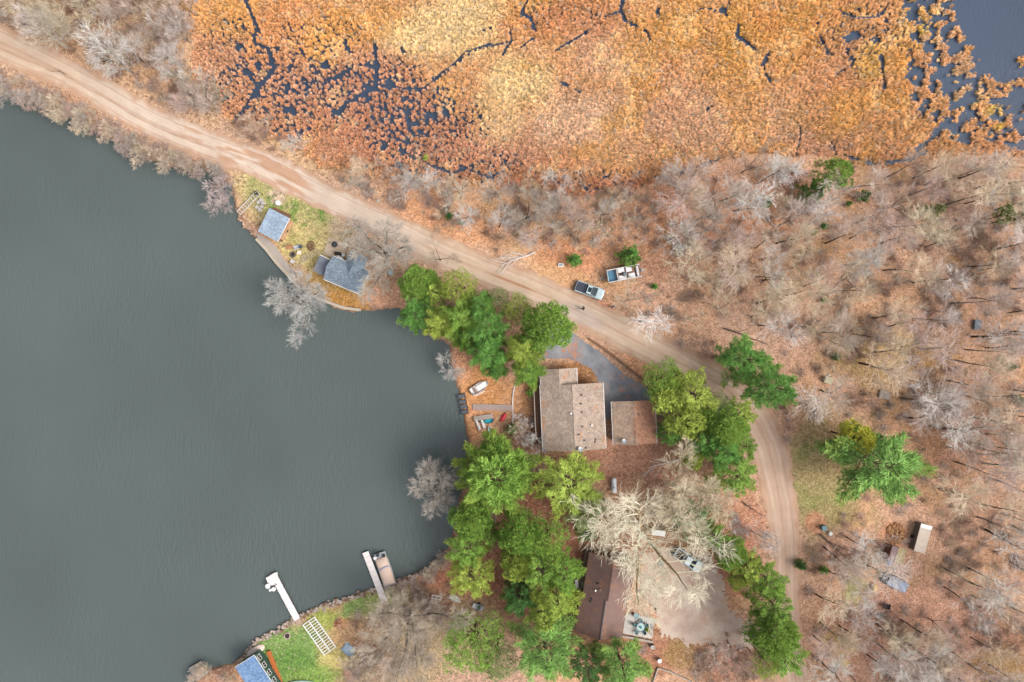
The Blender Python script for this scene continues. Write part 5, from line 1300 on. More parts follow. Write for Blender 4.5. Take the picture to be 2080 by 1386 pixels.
# ---------------------------------------------------------------- vehicles
def pickup(name, label, pxc, heading, paint, L=5.4, W=1.95, cover=True, roofk=True, rack=False):
    q = P(*pxc, .8); t = thing(name, label, 'pickup truck', (q.x, q.y, 0), heading)
    PT = M(name+'_paint', paint, .3, .04, 1, bmp=0, spec=.5)
    body = MB()
    def outline(k, xr, xf, taper=.86):       # plan outline, rounded nose
        w_ = W/2*k
        return [(xr, -w_*.94), (xr+.12, -w_), (xf-.75, -w_), (xf-.36, -w_*.9), (xf-.12, -w_*.66), (xf, -w_*.3), (xf, w_*.3), (xf-.12, w_*.66), (xf-.36, w_*.9), (xf-.75, w_), (xr+.12, w_), (xr, w_*.94)]
    rings = [(.32, .95, -L/2+.05, L/2-.06), (.55, 1.0, -L/2, L/2), (.82, .99, -L/2, L/2-.02), (.98, .94, -L/2+.03, L/2-.12), (1.04, .86, -L/2+.06, L/2-.3)]
    vs = []; 
    for z, k, a, b in rings: vs += [(x, y, z) for x, y in outline(k, a, b)]
    n = 12; fs = [tuple(range(n-1, -1, -1)), tuple(range(n*4, n*5))]
    for r in range(4):
        for i in range(n): fs.append((r*n+i, r*n+(i+1) % n, (r+1)*n+(i+1) % n, (r+1)*n+i))
    body.add(vs, fs); body.build('body', PT, t, smooth=False)
    x0, x1 = -L/2+1.75, L/2-1.25               # cabin
    g = MB(); w1, w2 = W/2*.86, W/2*.70
    g.add([(x0, -w1, 1.04), (x1, -w1, 1.04), (x1, w1, 1.04), (x0, w1, 1.04), (x0+.25, -w2, 1.6), (x1-1.05, -w2, 1.6), (x1-1.05, w2, 1.6), (x0+.25, w2, 1.6)],
          [(0, 1, 5, 4), (1, 2, 6, 5), (2, 3, 7, 6), (3, 0, 4, 7)]); g.build('cabin_glass', GLASS, t)
    r = MB(); r.bbox((x0+.25+x1-1.05)/2, 0, 1.63, x1-1.05-x0-.25+.06, w2*2+.06, .08, .03); 
    for sx, X0, X1 in ((1, x0+.02, x0+.25), (1, x1-.02, x1-1.05)):
        for sy in (-1, 1): r.tube([(X0, sy*w1, 1.04), (X1, sy*w2, 1.61)], .045, 5)
    r.build('roof', PT, t)
    s = MB(); s.box(x1-1.35, 0, 1.68, .62, .8, .02); s.build('sunroof', GLASS, t) if roofk else None
    bx = (-L/2+.12+x0-.05)/2; bl_ = x0-.05-(-L/2+.12)
    if cover: c = MB(); c.bbox(bx, 0, 1.07, bl_, W*.82, .07, .03); c.build('bed_cover', M('bed_cover', S(62, 68, 80), .7, .1, 3), t)
    else: c = MB(); c.box(bx, 0, 1.052, bl_-.1, W*.76, .02); c.build('bed_floor', M('bed_liner', S(70, 62, 58), .9, .3, 3), t)
    b = MB(); b.bbox(-L/2-.06, 0, .5, .16, W*.9, .24, .04); b.build('rear_bumper', DARKM, t)
    b = MB(); b.bbox(L/2-.02, 0, .48, .14, W*.7, .24, .04); b.build('front_bumper', DARKM, t)
    for sy in (-1, 1):
        m = MB(); m.bbox(L/2-.22, sy*W*.37, .78, .3, .32, .16, .03); m.build('headlight', M('lamp_glass', S(225, 230, 235), .15, .05, 1, bmp=0), t)
        m = MB(); m.bbox(-L/2+.03, sy*W*.44, .85, .1, .16, .3, .02); m.build('taillight', M('tail_red', S(150, 30, 30), .3), t)
        m = MB(); m.bbox(x1-.28, sy*(W/2+.1), 1.12, .14, .24, .18, .03); m.build('mirror', DARKM, t)
        for sx in (-1, 1):
            w_ = MB(); mt = Matrix.Translation((sx*(L/2-.95), sy*(W/2-.1), .37)) @ Matrix.Rotation(R(90), 4, 'X')
            w_.lathe([(.2, -.12), (.36, -.12), (.38, -.06), (.38, .06), (.36, .12), (.2, .12)], 18, mt); wo = w_.build('wheel', BLACK, t)
            w_ = MB(); w_.lathe([(.05, -.125), (.2, -.125), (.2, .125), (.05, .125)], 12, mt); w_.build('rim', METAL, wo)
    if rack:
        m = MB()
        for sy in (-1, 1): m.box(bx, sy*W*.42, 1.45, bl_+.3, .05, .05)
        for x in (bx-bl_/2, bx+bl_/2):
            m.box(x, 0, 1.45, .05, W*.84, .05)
            for sy in (-1, 1): m.box(x, sy*W*.42, 1.22, .05, .05, .44)
        m.build('ladder_rack', METAL, t)
    return t
pickup('parked_pickup', 'pale silver pickup with dark bed cover parked on the turnout beside the road', (1198, 590), R(-20), S(200, 218, 222), L=5.0)
pickup('parked_pickup', 'white pickup with ladder rack parked under the giant leafless tree', (1398, 1138), R(-33), S(244, 244, 246), L=5.2, cover=False, roofk=False, rack=True)

def pontoons(t, L, W, z, mat=METAL):
    for sy in (-1, 1):
        m = MB(); m.tube([(-L/2, sy*W*.36, z), (L/2-.8, sy*W*.36, z), (L/2-.2, sy*W*.36, z+.12), (L/2+.15, sy*W*.36, z+.3)], [.32, .32, .24, .04], 10); m.build('pontoon', mat, t)
# pontoon boat on its trailer, bow to the left
c0, L, W, rz = rect((1236, 575), (1303, 562), (1231, 550), 1.4)
t = thing('pontoon_boat', 'open pontoon boat with white seats on a trailer under a small pine', 'boat', (c0.x, c0.y, 0), rz)
pontoons(t, L, W, .85)
m = MB(); m.box(0, 0, 1.22, L, W, .06); m.build('deck', M('boat_carpet', S(150, 120, 104), .9, .25, 2), t)
m = MB(); m.box(-L/2+.75, 0, 1.262, 1.5, W-.3, .02); m.build('bow_mat', M('blue_tarp', S(84, 130, 156), .6, .15, 1.5), t)
m = MB()
for sy in (-1, 1): m.box(.0, sy*(W/2-.04), 1.62, L, .06, .5); m.box(0, sy*(W/2-.04), 1.9, L, .1, .06)
m.box(-L/2+.04, 0, 1.62, .06, W, .5); m.box(-L/2+1.65, 0, 1.7, .1, W-.2, .5); m.build('railing', WHITE, t)
SEAT = M('boat_seat', S(238, 234, 236), .5, .08, 2)
for x, y, a_, b_ in ((-L/2+2.4, W/2-.45, 1.1, .7), (-L/2+2.5, -W/2+.45, 1.3, .7), (.9, W/2-.5, 1.0, .8), (1.2, -W/2+.5, 1.1, .8), (2.3, 0, .35, W-.4)):
    m = MB(); m.bbox(x, y, 1.47, a_, b_, .42, .06); m.bbox(x, y+(.28 if y > 0 else -.28 if y < 0 else 0), 1.75, a_, .16, .2, .04); m.build('seat', SEAT, t)
m = MB(); m.bbox(.1, -.2, 1.65, .6, .7, .75, .06); m.build('console', M('console_grey', S(120, 130, 136), .5), t)
m = MB(); m.bbox(L/2+.35, 0, 1.2, .55, .42, .9, .1); m.tube([(L/2+.35, 0, .9), (L/2+.45, 0, .3)], .07, 6); m.build('outboard_motor', METAL, t)
m = MB()
for sy in (-1, 1): m.tube([(-L/2+.3, sy*.5, .35), (L/2+.2, sy*.5, .35)], .05, 5)
m.tube([(-L/2-1.2, 0, .4), (-L/2+.3, .5, .36)], .05, 5); m.tube([(-L/2-1.2, 0, .4), (-L/2+.3, -.5, .36)], .05, 5)
m.build('trailer_frame', METAL, t)
for sy in (-1, 1):
    w_ = MB(); w_.lathe([(.1, -.1), (.28, -.1), (.3, 0), (.28, .1), (.1, .1)], 14, Matrix.Translation((.8, sy*.95, .3)) @ Matrix.Rotation(R(90), 4, 'X')); w_.build('wheel', BLACK, t)

# ---------------------------------------------------------------- docks and boats
def dock(name, label, A, B, D, z=.15, head=None):
    c0, L, W, rz = rect(A, B, D, z); t = thing(name, label, 'dock', (c0.x, c0.y, 0), rz)
    DW = M('white_decking', S(242, 232, 228), .7, .05, 1.2, dirt=S(214, 192, 178), dirtamt=.12)
    n = int(L/.9); me = None
    for i in range(n):
        w_ = L/n
        if me is None: m = MB(); m.box(0, 0, 0, w_-.03, W, .06); o = m.build('deck_panel', DW, t); me = o.data
        else: o = bpy.data.objects.new('deck_panel', me); col.objects.link(o); o.parent = t
        o.location = (-L/2+(i+.5)*w_, 0, z)
    m = MB()
    for sy in (-1, 1): m.box(0, sy*(W/2-.02), z-.12, L, .05, .16)
    m.build('side_beam', DARKM, t)
    for i in range(0, n+1, 3):
        for sy in (-1, 1):
            m = MB(); m.cyl(-L/2+i*L/n*.98+.05, sy*(W/2+.05), -1.8, z+.25, .04, .04, 6); m.build('post', METAL, t)
    return t, L, W, DW
t, L, W, DW = dock('dock', 'narrow white dock beside the covered pontoon boat', (775, 1225), (736, 1124), (787, 1220))
m = MB(); m.box(-L/2-.8, 0, .12, 1.7, W*.95, .06, ry=R(-2)); m.build('ramp', M('ramp_tan', S(176, 150, 130), .8), t)
t, L, W, DW = dock('dock', 'L-shaped white dock with round white seats at its end', (598, 1262), (548, 1169), (610, 1256))
m = MB(); q0 = local(t, 540, 1174, .15); q1 = local(t, 566, 1188, .15); q2 = local(t, 563, 1162, .15); q3 = local(t, 546, 1190, .15)
m.add([(q.x, q.y, .155+.03) for q in (q0, q3, q1, q2)]+[(q.x, q.y, .1) for q in (q0, q3, q1, q2)], [(0, 1, 2, 3), (7, 6, 5, 4), (0, 4, 5, 1), (1, 5, 6, 2), (2, 6, 7, 3), (3, 7, 4, 0)]); m.build('end_platform', DW, t)
m = MB(); m.box(-L/2-.5, 0, .12, 1.1, W*.95, .06); m.build('ramp', M('ramp_tan', S(176, 150, 130)), t)
for i, (a, b, r_, lb) in enumerate(((544, 1191, .42, 'round white seat at the water corner of the L-shaped dock'), (556, 1197, .36, 'round white seat nearest the dock walkway'), (549, 1199, .24, 'small round white stool between the two dock seats'), (562, 1191, .2, 'small white stool standing against the dock walkway'))):
    s = thing('round_seat', lb, 'seat', P(a, b, .6)*1, 0, 'round seats at the dock end'); s.location.z = .18
    m = MB(); m.lathe([(r_*.9, .4), (r_, .43), (r_, .48), (r_*.9, .52), (.02, .5)], 16); m.build('seat_top', WHITE, s)
    for k in range(3): m = MB(); an = k*2.09; m.tube([(r_*.6*math.cos(an), r_*.6*math.sin(an), .42), (r_*.9*math.cos(an), r_*.9*math.sin(an), 0 if i > 1 else -.1)], .025, 5); m.build('leg', METAL, s)
# covered pontoon boat afloat
c0, L, W, rz = rect((778.5, 1194.5), (760, 1140), (802, 1187), 1.0)
t = thing('covered_pontoon_boat', 'pontoon boat under a tan cover tied up beside the white dock', 'boat', (c0.x, c0.y, -.35), rz)
pontoons(t, L, W, .15)
m = MB(); m.box(.3, 0, .5, L+1.0, W, .08); m.build('deck', METAL, t)
CV = M('tan_cover', S(222, 196, 178), .85, .07, 1.5, dirt=S(200, 150, 124), dirtamt=.12)
n = 9; vs = []; fs = []
for i in range(n+1):
    for j in range(n+1):
        x = -L/2+L*i/n; y = -W/2+W*j/n; e = min(i, n-i, j, n-j)
        vs.append((x*(1 if e else 1.0), y, (1.05+.28*math.sin(math.pi*j/n)*(1-.3*abs(2*i/n-1))+.05*math.sin(i*1.7)) if e else .75))
for i in range(n):
    for j in range(n): k = i*(n+1)+j; fs.append((k, k+n+1, k+n+2, k+1))
m = MB(); m.add(vs, fs); m.build('cover', CV, t, smooth=True)
m = MB(); m.tube([(.7+.15*math.sin(k*.5), -W/2+W*k/10, 1.08+.30*math.sin(math.pi*k/10)) for k in range(11)], .05, 5); m.build('blue_strap', M('blue_rope', S(96, 140, 216)), t)
m = MB(); m.bbox(L/2+.75, .25, .95, .7, .45, .7, .1); m.bbox(L/2+.2, -.6, .75, .5, .5, .4, .06); m.build('outboard_motor', DARKM, t)
m = MB(); m.bbox(L/2+.3, .9, .75, .5, .5, .4, .06); m.build('stern_seat', WHITE, t)
# grey platform, lower left
c0, L, W, rz = rect((383, 1358), (408, 1343), (400, 1382), .2)
t = thing('swim_platform', 'square grey floating platform at the lower left shore', 'platform', (c0.x, c0.y, -.25), rz)
me = None
for i in range(9):
    if me is None: m = MB(); m.box(0, 0, 0, L/9-.03, W, .07); o = m.build('plank', WOODG, t); me = o.data
    else: o = bpy.data.objects.new('plank', me); col.objects.link(o); o.parent = t
    o.location = (-L/2+(i+.5)*L/9, 0, .45)
m = MB(); m.box(0, 0, .2, L*.94, W*.94, .4); m.build('float', M('grey_float', S(150, 148, 146)), t)
for k in range(4): m = MB(); m.cyl((-1)**k*(L/2+.08), (1 if k < 2 else -1)*W*.35, 0, .9, .06, .06, 6); m.build('post', WHITE, t)

def frame(name, label, A, B, D, z, n, mat, w=.09, mid=False, cat='dock frame', h=.12):
    c0, L, W, rz = rect(A, B, D, z); t = thing(name, label, cat, (c0.x, c0.y, 0), rz)
    for sy in (-1, 1): m = MB(); m.box(0, sy*(W/2-w/2), z, L, w, h); m.build('side_rail', mat, t)
    if mid: m = MB(); m.box(0, 0, z+.01, L, w, h); m.build('centre_rail', mat, t)
    me = None
    for i in range(n+1):
        if me is None: m = MB(); m.box(0, 0, 0, w*.8, W-2*w, h*.8); o = m.build('rung', mat, t); me = o.data
        else: o = bpy.data.objects.new('rung', me); col.objects.link(o); o.parent = t
        o.location = (-L/2+w/2+(L-w)*i/n, 0, z-.012)
    return t, L, W
WF = M('white_frame', S(244, 242, 240), .5, .05, 2)
frame('dock_section', 'large white dock frame with many rungs lying on the lower lawn', (658.5, 1332), (614.5, 1270), (682, 1313), .3, 13, WF, .14, True)
t, L, W = frame('dock_section', 'ladder-like grey metal frame lying on the bank beside the reddish willow', (488.5, 437.5), (529, 395), (480.5, 429.5), .3, 9, M('grey_frame', S(206, 198, 186), .6), .13)
m = MB(); m.ring(L/2-.35, .2, .3, .5, .3, .2); m.cyl(L/2-.35, -.3, .3, .45, .12, .12, 10); m.build('wheel', DARKM, t)
frame('dock_section', 'pale metal frame leaning among the grass below the flat porch roof', (616, 531), (649, 514), (610, 522), .25, 6, M('rust_frame', S(196, 182, 160), .6), .1)
frame('dock_section', 'weathered frame lying nearest the seawall walk', (592, 546), (624, 530), (587, 538), .2, 5, M('rust_frame', S(196, 182, 160)), .1)
frame('dock_section', 'square weathered frame with dark junk beside the seawall tree', (598, 566), (617, 556), (590, 551), .2, 3, WOODG, .1)
t, L, W = frame('dock_section', 'dark metal pier section standing in the water beside the rowboat yard', (929, 802), (937, 843), (944, 797), .15, 6, DARKM, .08)
for x in (-L/2, L/2):
    for sy in (-1, 1): m = MB(); m.cyl(x, sy*(W/2+.05), -1.2, .5, .05, .05, 6); m.build('post', METAL, t)
m = MB()
for i in range(4): m.box(-L/2+L*(i+.5)/6*1.5, 0, .16, .55, W*.8, .03)
m.build('tread_panel', M('tread_grey', S(96, 104, 112)), t)

def hull(name, label, cat, A, B, Wm, z, matd, mati=None, flip=False, ends=(0.0, 1.0), group=None, h=.35, canoe=False):
    a, b = P(*A, z), P(*B, z); L = (b-a).length; c = (a+b)/2
    t = thing(name, label, cat, (c.x, c.y, 0), math.atan2(b.y-a.y, b.x-a.x), group)
    n = 14; m = MB(); prof = [(-1, 1), (-.92, .55), (-.6, .12), (0, 0), (.6, .12), (.92, .55), (1, 1)]
    for i in range(n+1):
        s = i/n
        if canoe: k = max(.03, math.sin(math.pi*s)**.6)
        else: k = (.86+.14*math.sin(math.pi*min(1, s*1.3)/2*1.0)) if s < .5 else max(.03, math.cos((s-.5)/.5*math.pi/2)**.75)
        rise = .12*abs(2*s-1)**3
        for y, zz in prof:
            Z_ = zz*h+rise*(zz > .5)
            if flip: Z_ = h+.12-Z_
            m.v.append((-L/2+L*s, y*Wm/2*k, Z_+.03))
    k = len(prof)
    for i in range(n):
        for j in range(k-1):
            q = i*k+j; f = [q, q+k, q+k+1, q+1]; m.f.append(f if flip else f[::-1])
    m.f.append(list(range(k))); m.f.append(list(range(n*k, n*k+k)))
    m.build('hull', matd, t, smooth=True)
    if not flip and mati:
        g = MB(); 
        for sy in (0, k-1): g.tube([(m.v[i*k+sy][0], m.v[i*k+sy][1], m.v[i*k+sy][2]) for i in range(n+1)], .035, 4)
        g.build('gunwale', mati, t)
    return t, L
HW = M('boat_white', S(242, 238, 234), .45, .05, 1.2)
t, L = hull('rowboat', 'white rowboat pulled up on the leaf-covered bank', 'boat', (957, 798), (992, 776), 1.45, .3, HW, HW, h=.45)
m = MB(); m.box(.35, 0, .42, 1.9, .9, .05); m.build('fore_deck', HW, t)
for x in (-1.0, -.4): m = MB(); m.box(x, 0, .36, .28, 1.2, .04); m.build('thwart', M('seat_brown', S(150, 110, 96)), t)
hull('kayak', 'red kayak lying beside the bent walkway', 'kayak', (1017, 857), (1028, 839), .72, .2, M('kayak_red', S(216, 50, 72), .35, .06, 1, bmp=0), flip=True, canoe=True, h=.3)
hull('canoe', 'turquoise small boat beside the weathered boards', 'boat', (983, 857.5), (1003, 853.5), .75, .3, M('turquoise', S(60, 176, 190), .4, .1, 1, bmp=0), M('turquoise_rim', S(30, 110, 130), .4), canoe=True, h=.3)
hull('canoe', 'pale blue canoe poking out from under the broad pine', 'boat', (993, 866), (999, 886), .62, .3, M('paleblue', S(160, 200, 212), .4), WHITE, canoe=True, h=.3)
t = thing('paddle_boat', 'white twin-hulled paddle boat beside the turquoise boat', 'boat', P(975.5, 861, .3), R(-70)); t.location.z = 0
for sy in (-1, 1): m = MB(); m.bbox(0, sy*.42, .25, 2.0, .42, .35, .09); m.build('float', HW, t)
m = MB(); m.bbox(-.55, 0, .3, .5, .5, .25, .04); m.build('seat', DARKM, t)
t, L = hull('jon_boat', 'cream flat-bottomed boat upturned on the shore below the bay trees', 'boat', (914, 1211), (936, 1223), 1.15, .4, M('cream', S(232, 228, 204), .5), flip=True, h=.45)
m = MB(); m.box(0, .12, .6, L*.75, .05, .05); m.box(0, -.3, .57, L*.7, .04, .05); m.build('keel', M('grey_keel', S(150, 150, 148)), t)
frame('cart_frame', 'small white frame cart left of the cream upturned boat', (876, 1216), (896, 1220), (877, 1208), .4, 2, WF, .14, cat='cart')
t = thing('boat_trailer', 'grey cluttered small trailer right of the cream upturned boat', 'trailer', P(971, 1231), R(-17))
m = MB(); m.box(0, 0, .45, 1.9, .9, .1); m.build('bed', METAL, t)
for x, y, mm in ((-.7, .1, WHITE), (.2, 0, M('leaf_green', S(90, 120, 80))), (.7, .1, METAL)): m = MB(); m.bbox(x, y, .62, .45, .6, .25, .05); m.build('load', mm, t)
for sy in (-1, 1): w_ = MB(); w_.lathe([(.1, -.08), (.24, -.08), (.24, .08), (.1, .08)], 12, Matrix.Translation((0, sy*.55, .25)) @ Matrix.Rotation(R(90), 4, 'X')); w_.build('wheel', BLACK, t)
hull('canoe', 'pale green canoe cut by the lower edge beside the lawn', 'boat', (585, 1388), (640, 1388), .8, .3, M('pale_green', S(206, 232, 222), .4), WHITE, flip=True, canoe=True, h=.35)
# boardwalk and board stack
def planked(name, label, cat, A, B, D, z, n, mat, zb=0):
    c0, L, W, rz = rect(A, B, D, z); t = thing(name, label, cat, (c0.x, c0.y, 0), rz); me = None
    for i in range(n):
        if me is None: m = MB(); m.box(0, 0, 0, L/n-.03, W, .05); o = m.build('plank', mat, t); me = o.data
        else: o = bpy.data.objects.new('plank', me); col.objects.link(o); o.parent = t
        o.location = (-L/2+(i+.5)*L/n, rnd.uniform(-.03, .03), z+rnd.uniform(-.01, .01))
    m = MB()
    for sy in (-1, 1): m.box(0, sy*(W/2-.15), (z+zb)/2-.03, L, .08, max(.05, z-zb-.06))
    m.build('joist', mat, t); return t, L, W
BWM = M('boardwalk_grey', S(178, 160, 152), .9, .12, 2, dirt=S(196, 128, 92), dirtamt=.3)
planked('boardwalk', 'grey boardwalk partly covered by leaves running from the bank to the bent edging', 'boardwalk', (960, 834), (1041, 836), (960, 821), .15, 30, BWM)
planked('dock_section', 'stack of weathered grey dock boards beside the turquoise boat', 'dock section', (963, 856), (1002, 850), (963, 846), .4, 9, WOODG)
def edging(name, label, pts, mat, w=.16, h=.15, cat='edging'):
    a = P(*pts[0]); t = thing(name, label, cat, (a.x, a.y, 0))
    for i in range(len(pts)-1):
        p, q = P(*pts[i])-a, P(*pts[i+1])-a; d = q-p
        m = MB(); m.box(0, 0, h/2+.005*(i % 2), d.length+.02, w, h); o = m.build('timber', mat, t); o.location = ((p.x+q.x)/2, (p.y+q.y)/2, 0); o.rotation_euler = (0, 0, math.atan2(d.y, d.x))
    return t
edging('path_edging', 'pale bent edging boards running down the yard beside the shingled house', [(1055, 766), (1047, 778), (1043, 795), (1041, 822), (1042, 850), (1041, 884)], M('pale_board', S(214, 206, 200)), .2, .15)
edging('retaining_timbers', 'dark timber retaining edge between the driveway and the road bank', [(1196, 688), (1215, 700), (1240, 718), (1264, 737), (1288, 757), (1308, 772)], WOODB, .3, .4)
edging('timber_edging', 'grey timber edging round the terrace below the patio', [(1263, 1291), (1290, 1296), (1325, 1303)], WOODG, .35, .4)
edging('garden_bed', 'timber-framed garden bed at the lower picture edge', [(1324, 1392), (1336, 1356), (1362, 1364), (1404, 1384)], WOODG, .2, .35)
edging('fallen_board', 'thin white board lying beside the rowboat', [(966, 804), (985, 795)], WHITE, .12, .06, cat='board')
edging('seawall', 'narrow concrete seawall around the cottage point', [(521, 486), (541, 507), (562, 534), (582, 556), (600, 576), (620, 592), (642, 604), (668, 615), (700, 626), (733, 630)], CONC, .45, .25, cat='seawall')
slabp = tess('walkway', [(518, 470), (530, 478), (549, 490), (562, 503), (575, 524), (590, 542), (602, 560), (592, 566), (570, 545), (545, 515), (524, 486)], .02, M('walk_concrete', S(178, 166, 156), .9, .12, .6), jag=.04, h=.3)
# patios
def patio(name, label, A, B, D, nx, ny, z=.06, mat=CONC):
    c0, L, W, rz = rect(A, B, D, z); t = thing(name, label, 'patio', (c0.x, c0.y, 0), rz); me = None
    for i in range(nx):
        for j in range(ny):
            if me is None: m = MB(); m.box(0, 0, 0, L/nx-.03, W/ny-.03, .1); o = m.build('slab', mat, t); me = o.data
            else: o = bpy.data.objects.new('slab', me); col.objects.link(o); o.parent = t
            o.location = (-L/2+(i+.5)*L/nx, -W/2+(j+.5)*W/ny, z-.03)
    return t, L, W
patio('patio', 'beige concrete patio between the cottage and the road', (656, 517), (697, 530), (672, 483), 2, 2, mat=M('patio_beige', S(204, 182, 158), .9, .08, .8))
patio('patio', 'pale grey patio with table beside the brown-roofed house', (1264, 1287), (1324, 1298), (1272, 1246), 3, 3, mat=M('patio_grey', S(200, 194, 186), .9, .1, .8))
t = thing('fire_pit', 'dark burnt fire spot on the beige concrete patio', 'fire pit', P(680, 497))
m = MB(); m.ring(0, 0, .08, .26, .5, .36, 14); m.build('ring', DARKM, t); m = MB(); m.cyl(0, 0, .081, .12, .36, .3, 12); m.build('ash', M('ash', S(90, 92, 98)), t)
def firering(label, q, r_, mat, inner=S(60, 52, 48)):
    t = thing('fire_ring', label, 'fire ring', P(*q)); n = 11; me = None
    for i in range(n):
        a_ = 6.283*i/n
        if me is None: m = MB(); m.bbox(0, 0, .1, .24, .2, .22, .04); o = m.build('stone', mat, t); me = o.data
        else: o = bpy.data.objects.new('stone', me); col.objects.link(o); o.parent = t
        o.location = (r_*math.cos(a_), r_*math.sin(a_), 0); o.rotation_euler = (0, 0, a_+1.57); o.scale = (rnd.uniform(.9, 1.2),)*3
    m = MB(); m.cyl(0, 0, .01, .06, r_*.85, r_*.7, 12); m.build('ash', M('ash_bed'+label[:5], inner), t); return t
firering('stone fire ring on the bright lower lawn', (583.5, 1291.5), .5, M('ring_stone', S(188, 170, 156)))
firering('dark fire ring between the chairs in front of the cottage', (595, 517.5), .42, M('ring_dark', S(110, 100, 92)))
def chair(label, q, rz, mat, w=.6, d=.6, name='lawn_chair', cat='chair'):
    t = thing(name, label, cat, P(*q), rz)
    m = MB()
    for i in range(4): m.box(0, -d/2+d*(i+.5)/4, .4, w, d/4-.02, .04)
    m.build('seat', mat, t); m = MB(); m.box(0, d/2+.06, .68, w, .06, .6, rx=R(-12)); m.build('backrest', mat, t)
    for sx in (-1, 1):
        m = MB(); m.box(sx*(w/2+.04), 0, .58, .09, d, .04); m.build('armrest', mat, t)
        for sy in (-1, 1): m = MB(); m.box(sx*(w/2+.02), sy*(d/2-.05), .28, .06, .06, .56); m.build('leg', mat, t)
    return t
chair('brown wooden bench by the dark fire ring', (590, 504), R(15), M('bench_orange', S(190, 140, 104)), 1.0, .5, 'garden_bench', 'bench')
chair('white and blue lounge chair beside the brown bench', (604, 503), R(200), M('chair_white', S(214, 220, 226)), .7, .6)
chair('dark blue chair right of the white lounge chair', (612, 501), R(170), M('chair_blue', S(74, 96, 116)), .5, .5)
def table(label, q, w, d, mat, rz=0, h=.5, name='side_table'):
    t = thing(name, label, 'table', P(*q), rz); m = MB(); m.bbox(0, 0, h, w, d, .05, .015); m.build('tabletop', mat, t)
    for sx in (-1, 1):
        for sy in (-1, 1): m = MB(); m.box(sx*(w/2-.08), sy*(d/2-.08), h/2-.02, .05, .05, h-.04); m.build('leg', mat, t)
    return t
table('square white table beside the dark fire ring', (609.5, 514), .68, .62, M('table_cream', S(240, 222, 204)), R(-8))
table('small white square table on the beige patio', (699, 519), .5, .5, WHITE, R(-10))
table('long white bench table against the cottage wall on the patio', (692, 524), 1.1, .4, WHITE, R(-27))
t = thing('gas_grill', 'black covered grill on the beige patio beside the white table', 'grill', P(689, 516.5), R(-10))
m = MB(); m.bbox(0, 0, .85, 1.1, .55, .4, .12); m.build('lid', BLACK, t)
for sx in (-1, 1): m = MB(); m.box(sx*.35, 0, .33, .08, .4, .66); m.build('leg', DARKM, t)
def barrel(label, q, r_, h_, mat, name='barrel', z0=0, top=None, cat='barrel', group=None):
    t = thing(name, label, cat, P(*q), 0, group)
    m = MB(); m.lathe([(r_*.93, 0), (r_, .1), (r_*1.03, h_/2), (r_, h_-.06), (r_*.93, h_)], 14); m.build('body', mat, t)
    m = MB(); m.ring(0, 0, h_-.03, h_+.03, r_, r_*.85, 14); m.cyl(0, 0, h_-.04, h_+.012, r_*.84, r_*.84, 12); m.build('lid', top or mat, t); return t
GRC = M('grey_tub', S(206, 200, 194), .7, .1, 3)
barrel('grey drum below the dark fire ring', (596, 532), .34, .7, GRC)
for q, lb in (((532, 407), 'grey round tub at the top of the group beside the metal frame'), ((526.5, 412), 'grey round tub left in the group beside the metal frame'), ((536, 413.5), 'pale grey tub at the right of the group beside the metal frame'),
              ((523.5, 422), 'dull tub at the lower left of the group beside the metal frame'), ((533, 421), 'brownish tub in the lower middle of the group beside the metal frame'), ((529, 427.5), 'white round tub lowest in the group beside the metal frame')):
    barrel(lb, q, .31, .4, GRC if 'white' not in lb else WHITE, 'tub', cat='tub', group='tubs beside the metal frame', top=M('tub_top', S(190, 182, 176)))
barrel('white round drum with dark hole on the roadside grass', (566.5, 413.5), .42, .5, WHITE, top=WHITE)
t = thing('bird_bath', 'pale blue round basin between the cottage and the pine row', 'basin', P(795, 555))
m = MB(); m.lathe([(.28, 0), (.12, .15), (.1, .6), (.42, .72), (.45, .8), (.38, .8), (.1, .74), (.02, .73)], 18); m.build('basin', M('pale_blue', S(176, 200, 206)), t)
barrel('dark-rimmed barrel below the patio corner', (1324, 1311), .38, .8, BLACK, top=M('pale_lid', S(180, 176, 168)))
barrel('barrel standing farther down from the patio corner', (1338, 1339), .36, .8, M('barrel_grey', S(170, 160, 150)), top=WHITE)
barrel('bright blue plastic barrel beside the brown shack', (1803, 1140), .4, .8, M('blue_plastic', S(44, 120, 190), .4, .08, 2))
t = thing('patio_table', 'round glass table with plant in the middle on the grey patio', 'table', P(1301, 1273.5, .7)); t.location.z = .08
m = MB(); m.lathe([(.05, 0), (.06, .68), (.62, .7), (.66, .72), (.62, .75), (.05, .75)], 20); m.build('tabletop', M('pale_glass', S(180, 206, 206), .15), t)
m = MB(); m.cyl(0, 0, .76, .95, .16, .2, 10); m.build('planter', M('teal', S(70, 126, 130)), t)
for i in range(5):
    a_ = i*1.257+.3; q = P(1301, 1273.5, .4)+Vector((1.0*math.cos(a_), 1.0*math.sin(a_), 0)); lab = ['upper right', 'upper', 'left', 'lower', 'right'][i]
    c = chair(f'teal patio chair on the {lab} side of the round glass table', (0, 0), a_-1.57, M('teal_chair', S(96, 134, 142)), .45, .45, 'patio_chair'); c.location = (q.x, q.y, .08)
chair('pale teal lounge chair on the grey patio near the house', (1292, 1249), R(60), M('teal_light', S(150, 180, 186)), .6, .9, 'lounge_chair'); 
for c in list(bpy.data.objects)[-0:]: pass
put_tree('potted_shrub', EV['small'][0], 1315, 1280, 5.5, 1.0, S(170, 190, 60), BK, 'small yellow-green plant at the corner of the grey patio', 'plant')
put_tree('shrub', SH[2], 1330, 1282, 12, 1.6, S(188, 128, 98), TRG, 'rust-coloured bush at the right side of the grey patio', 'bush', ref=.5)
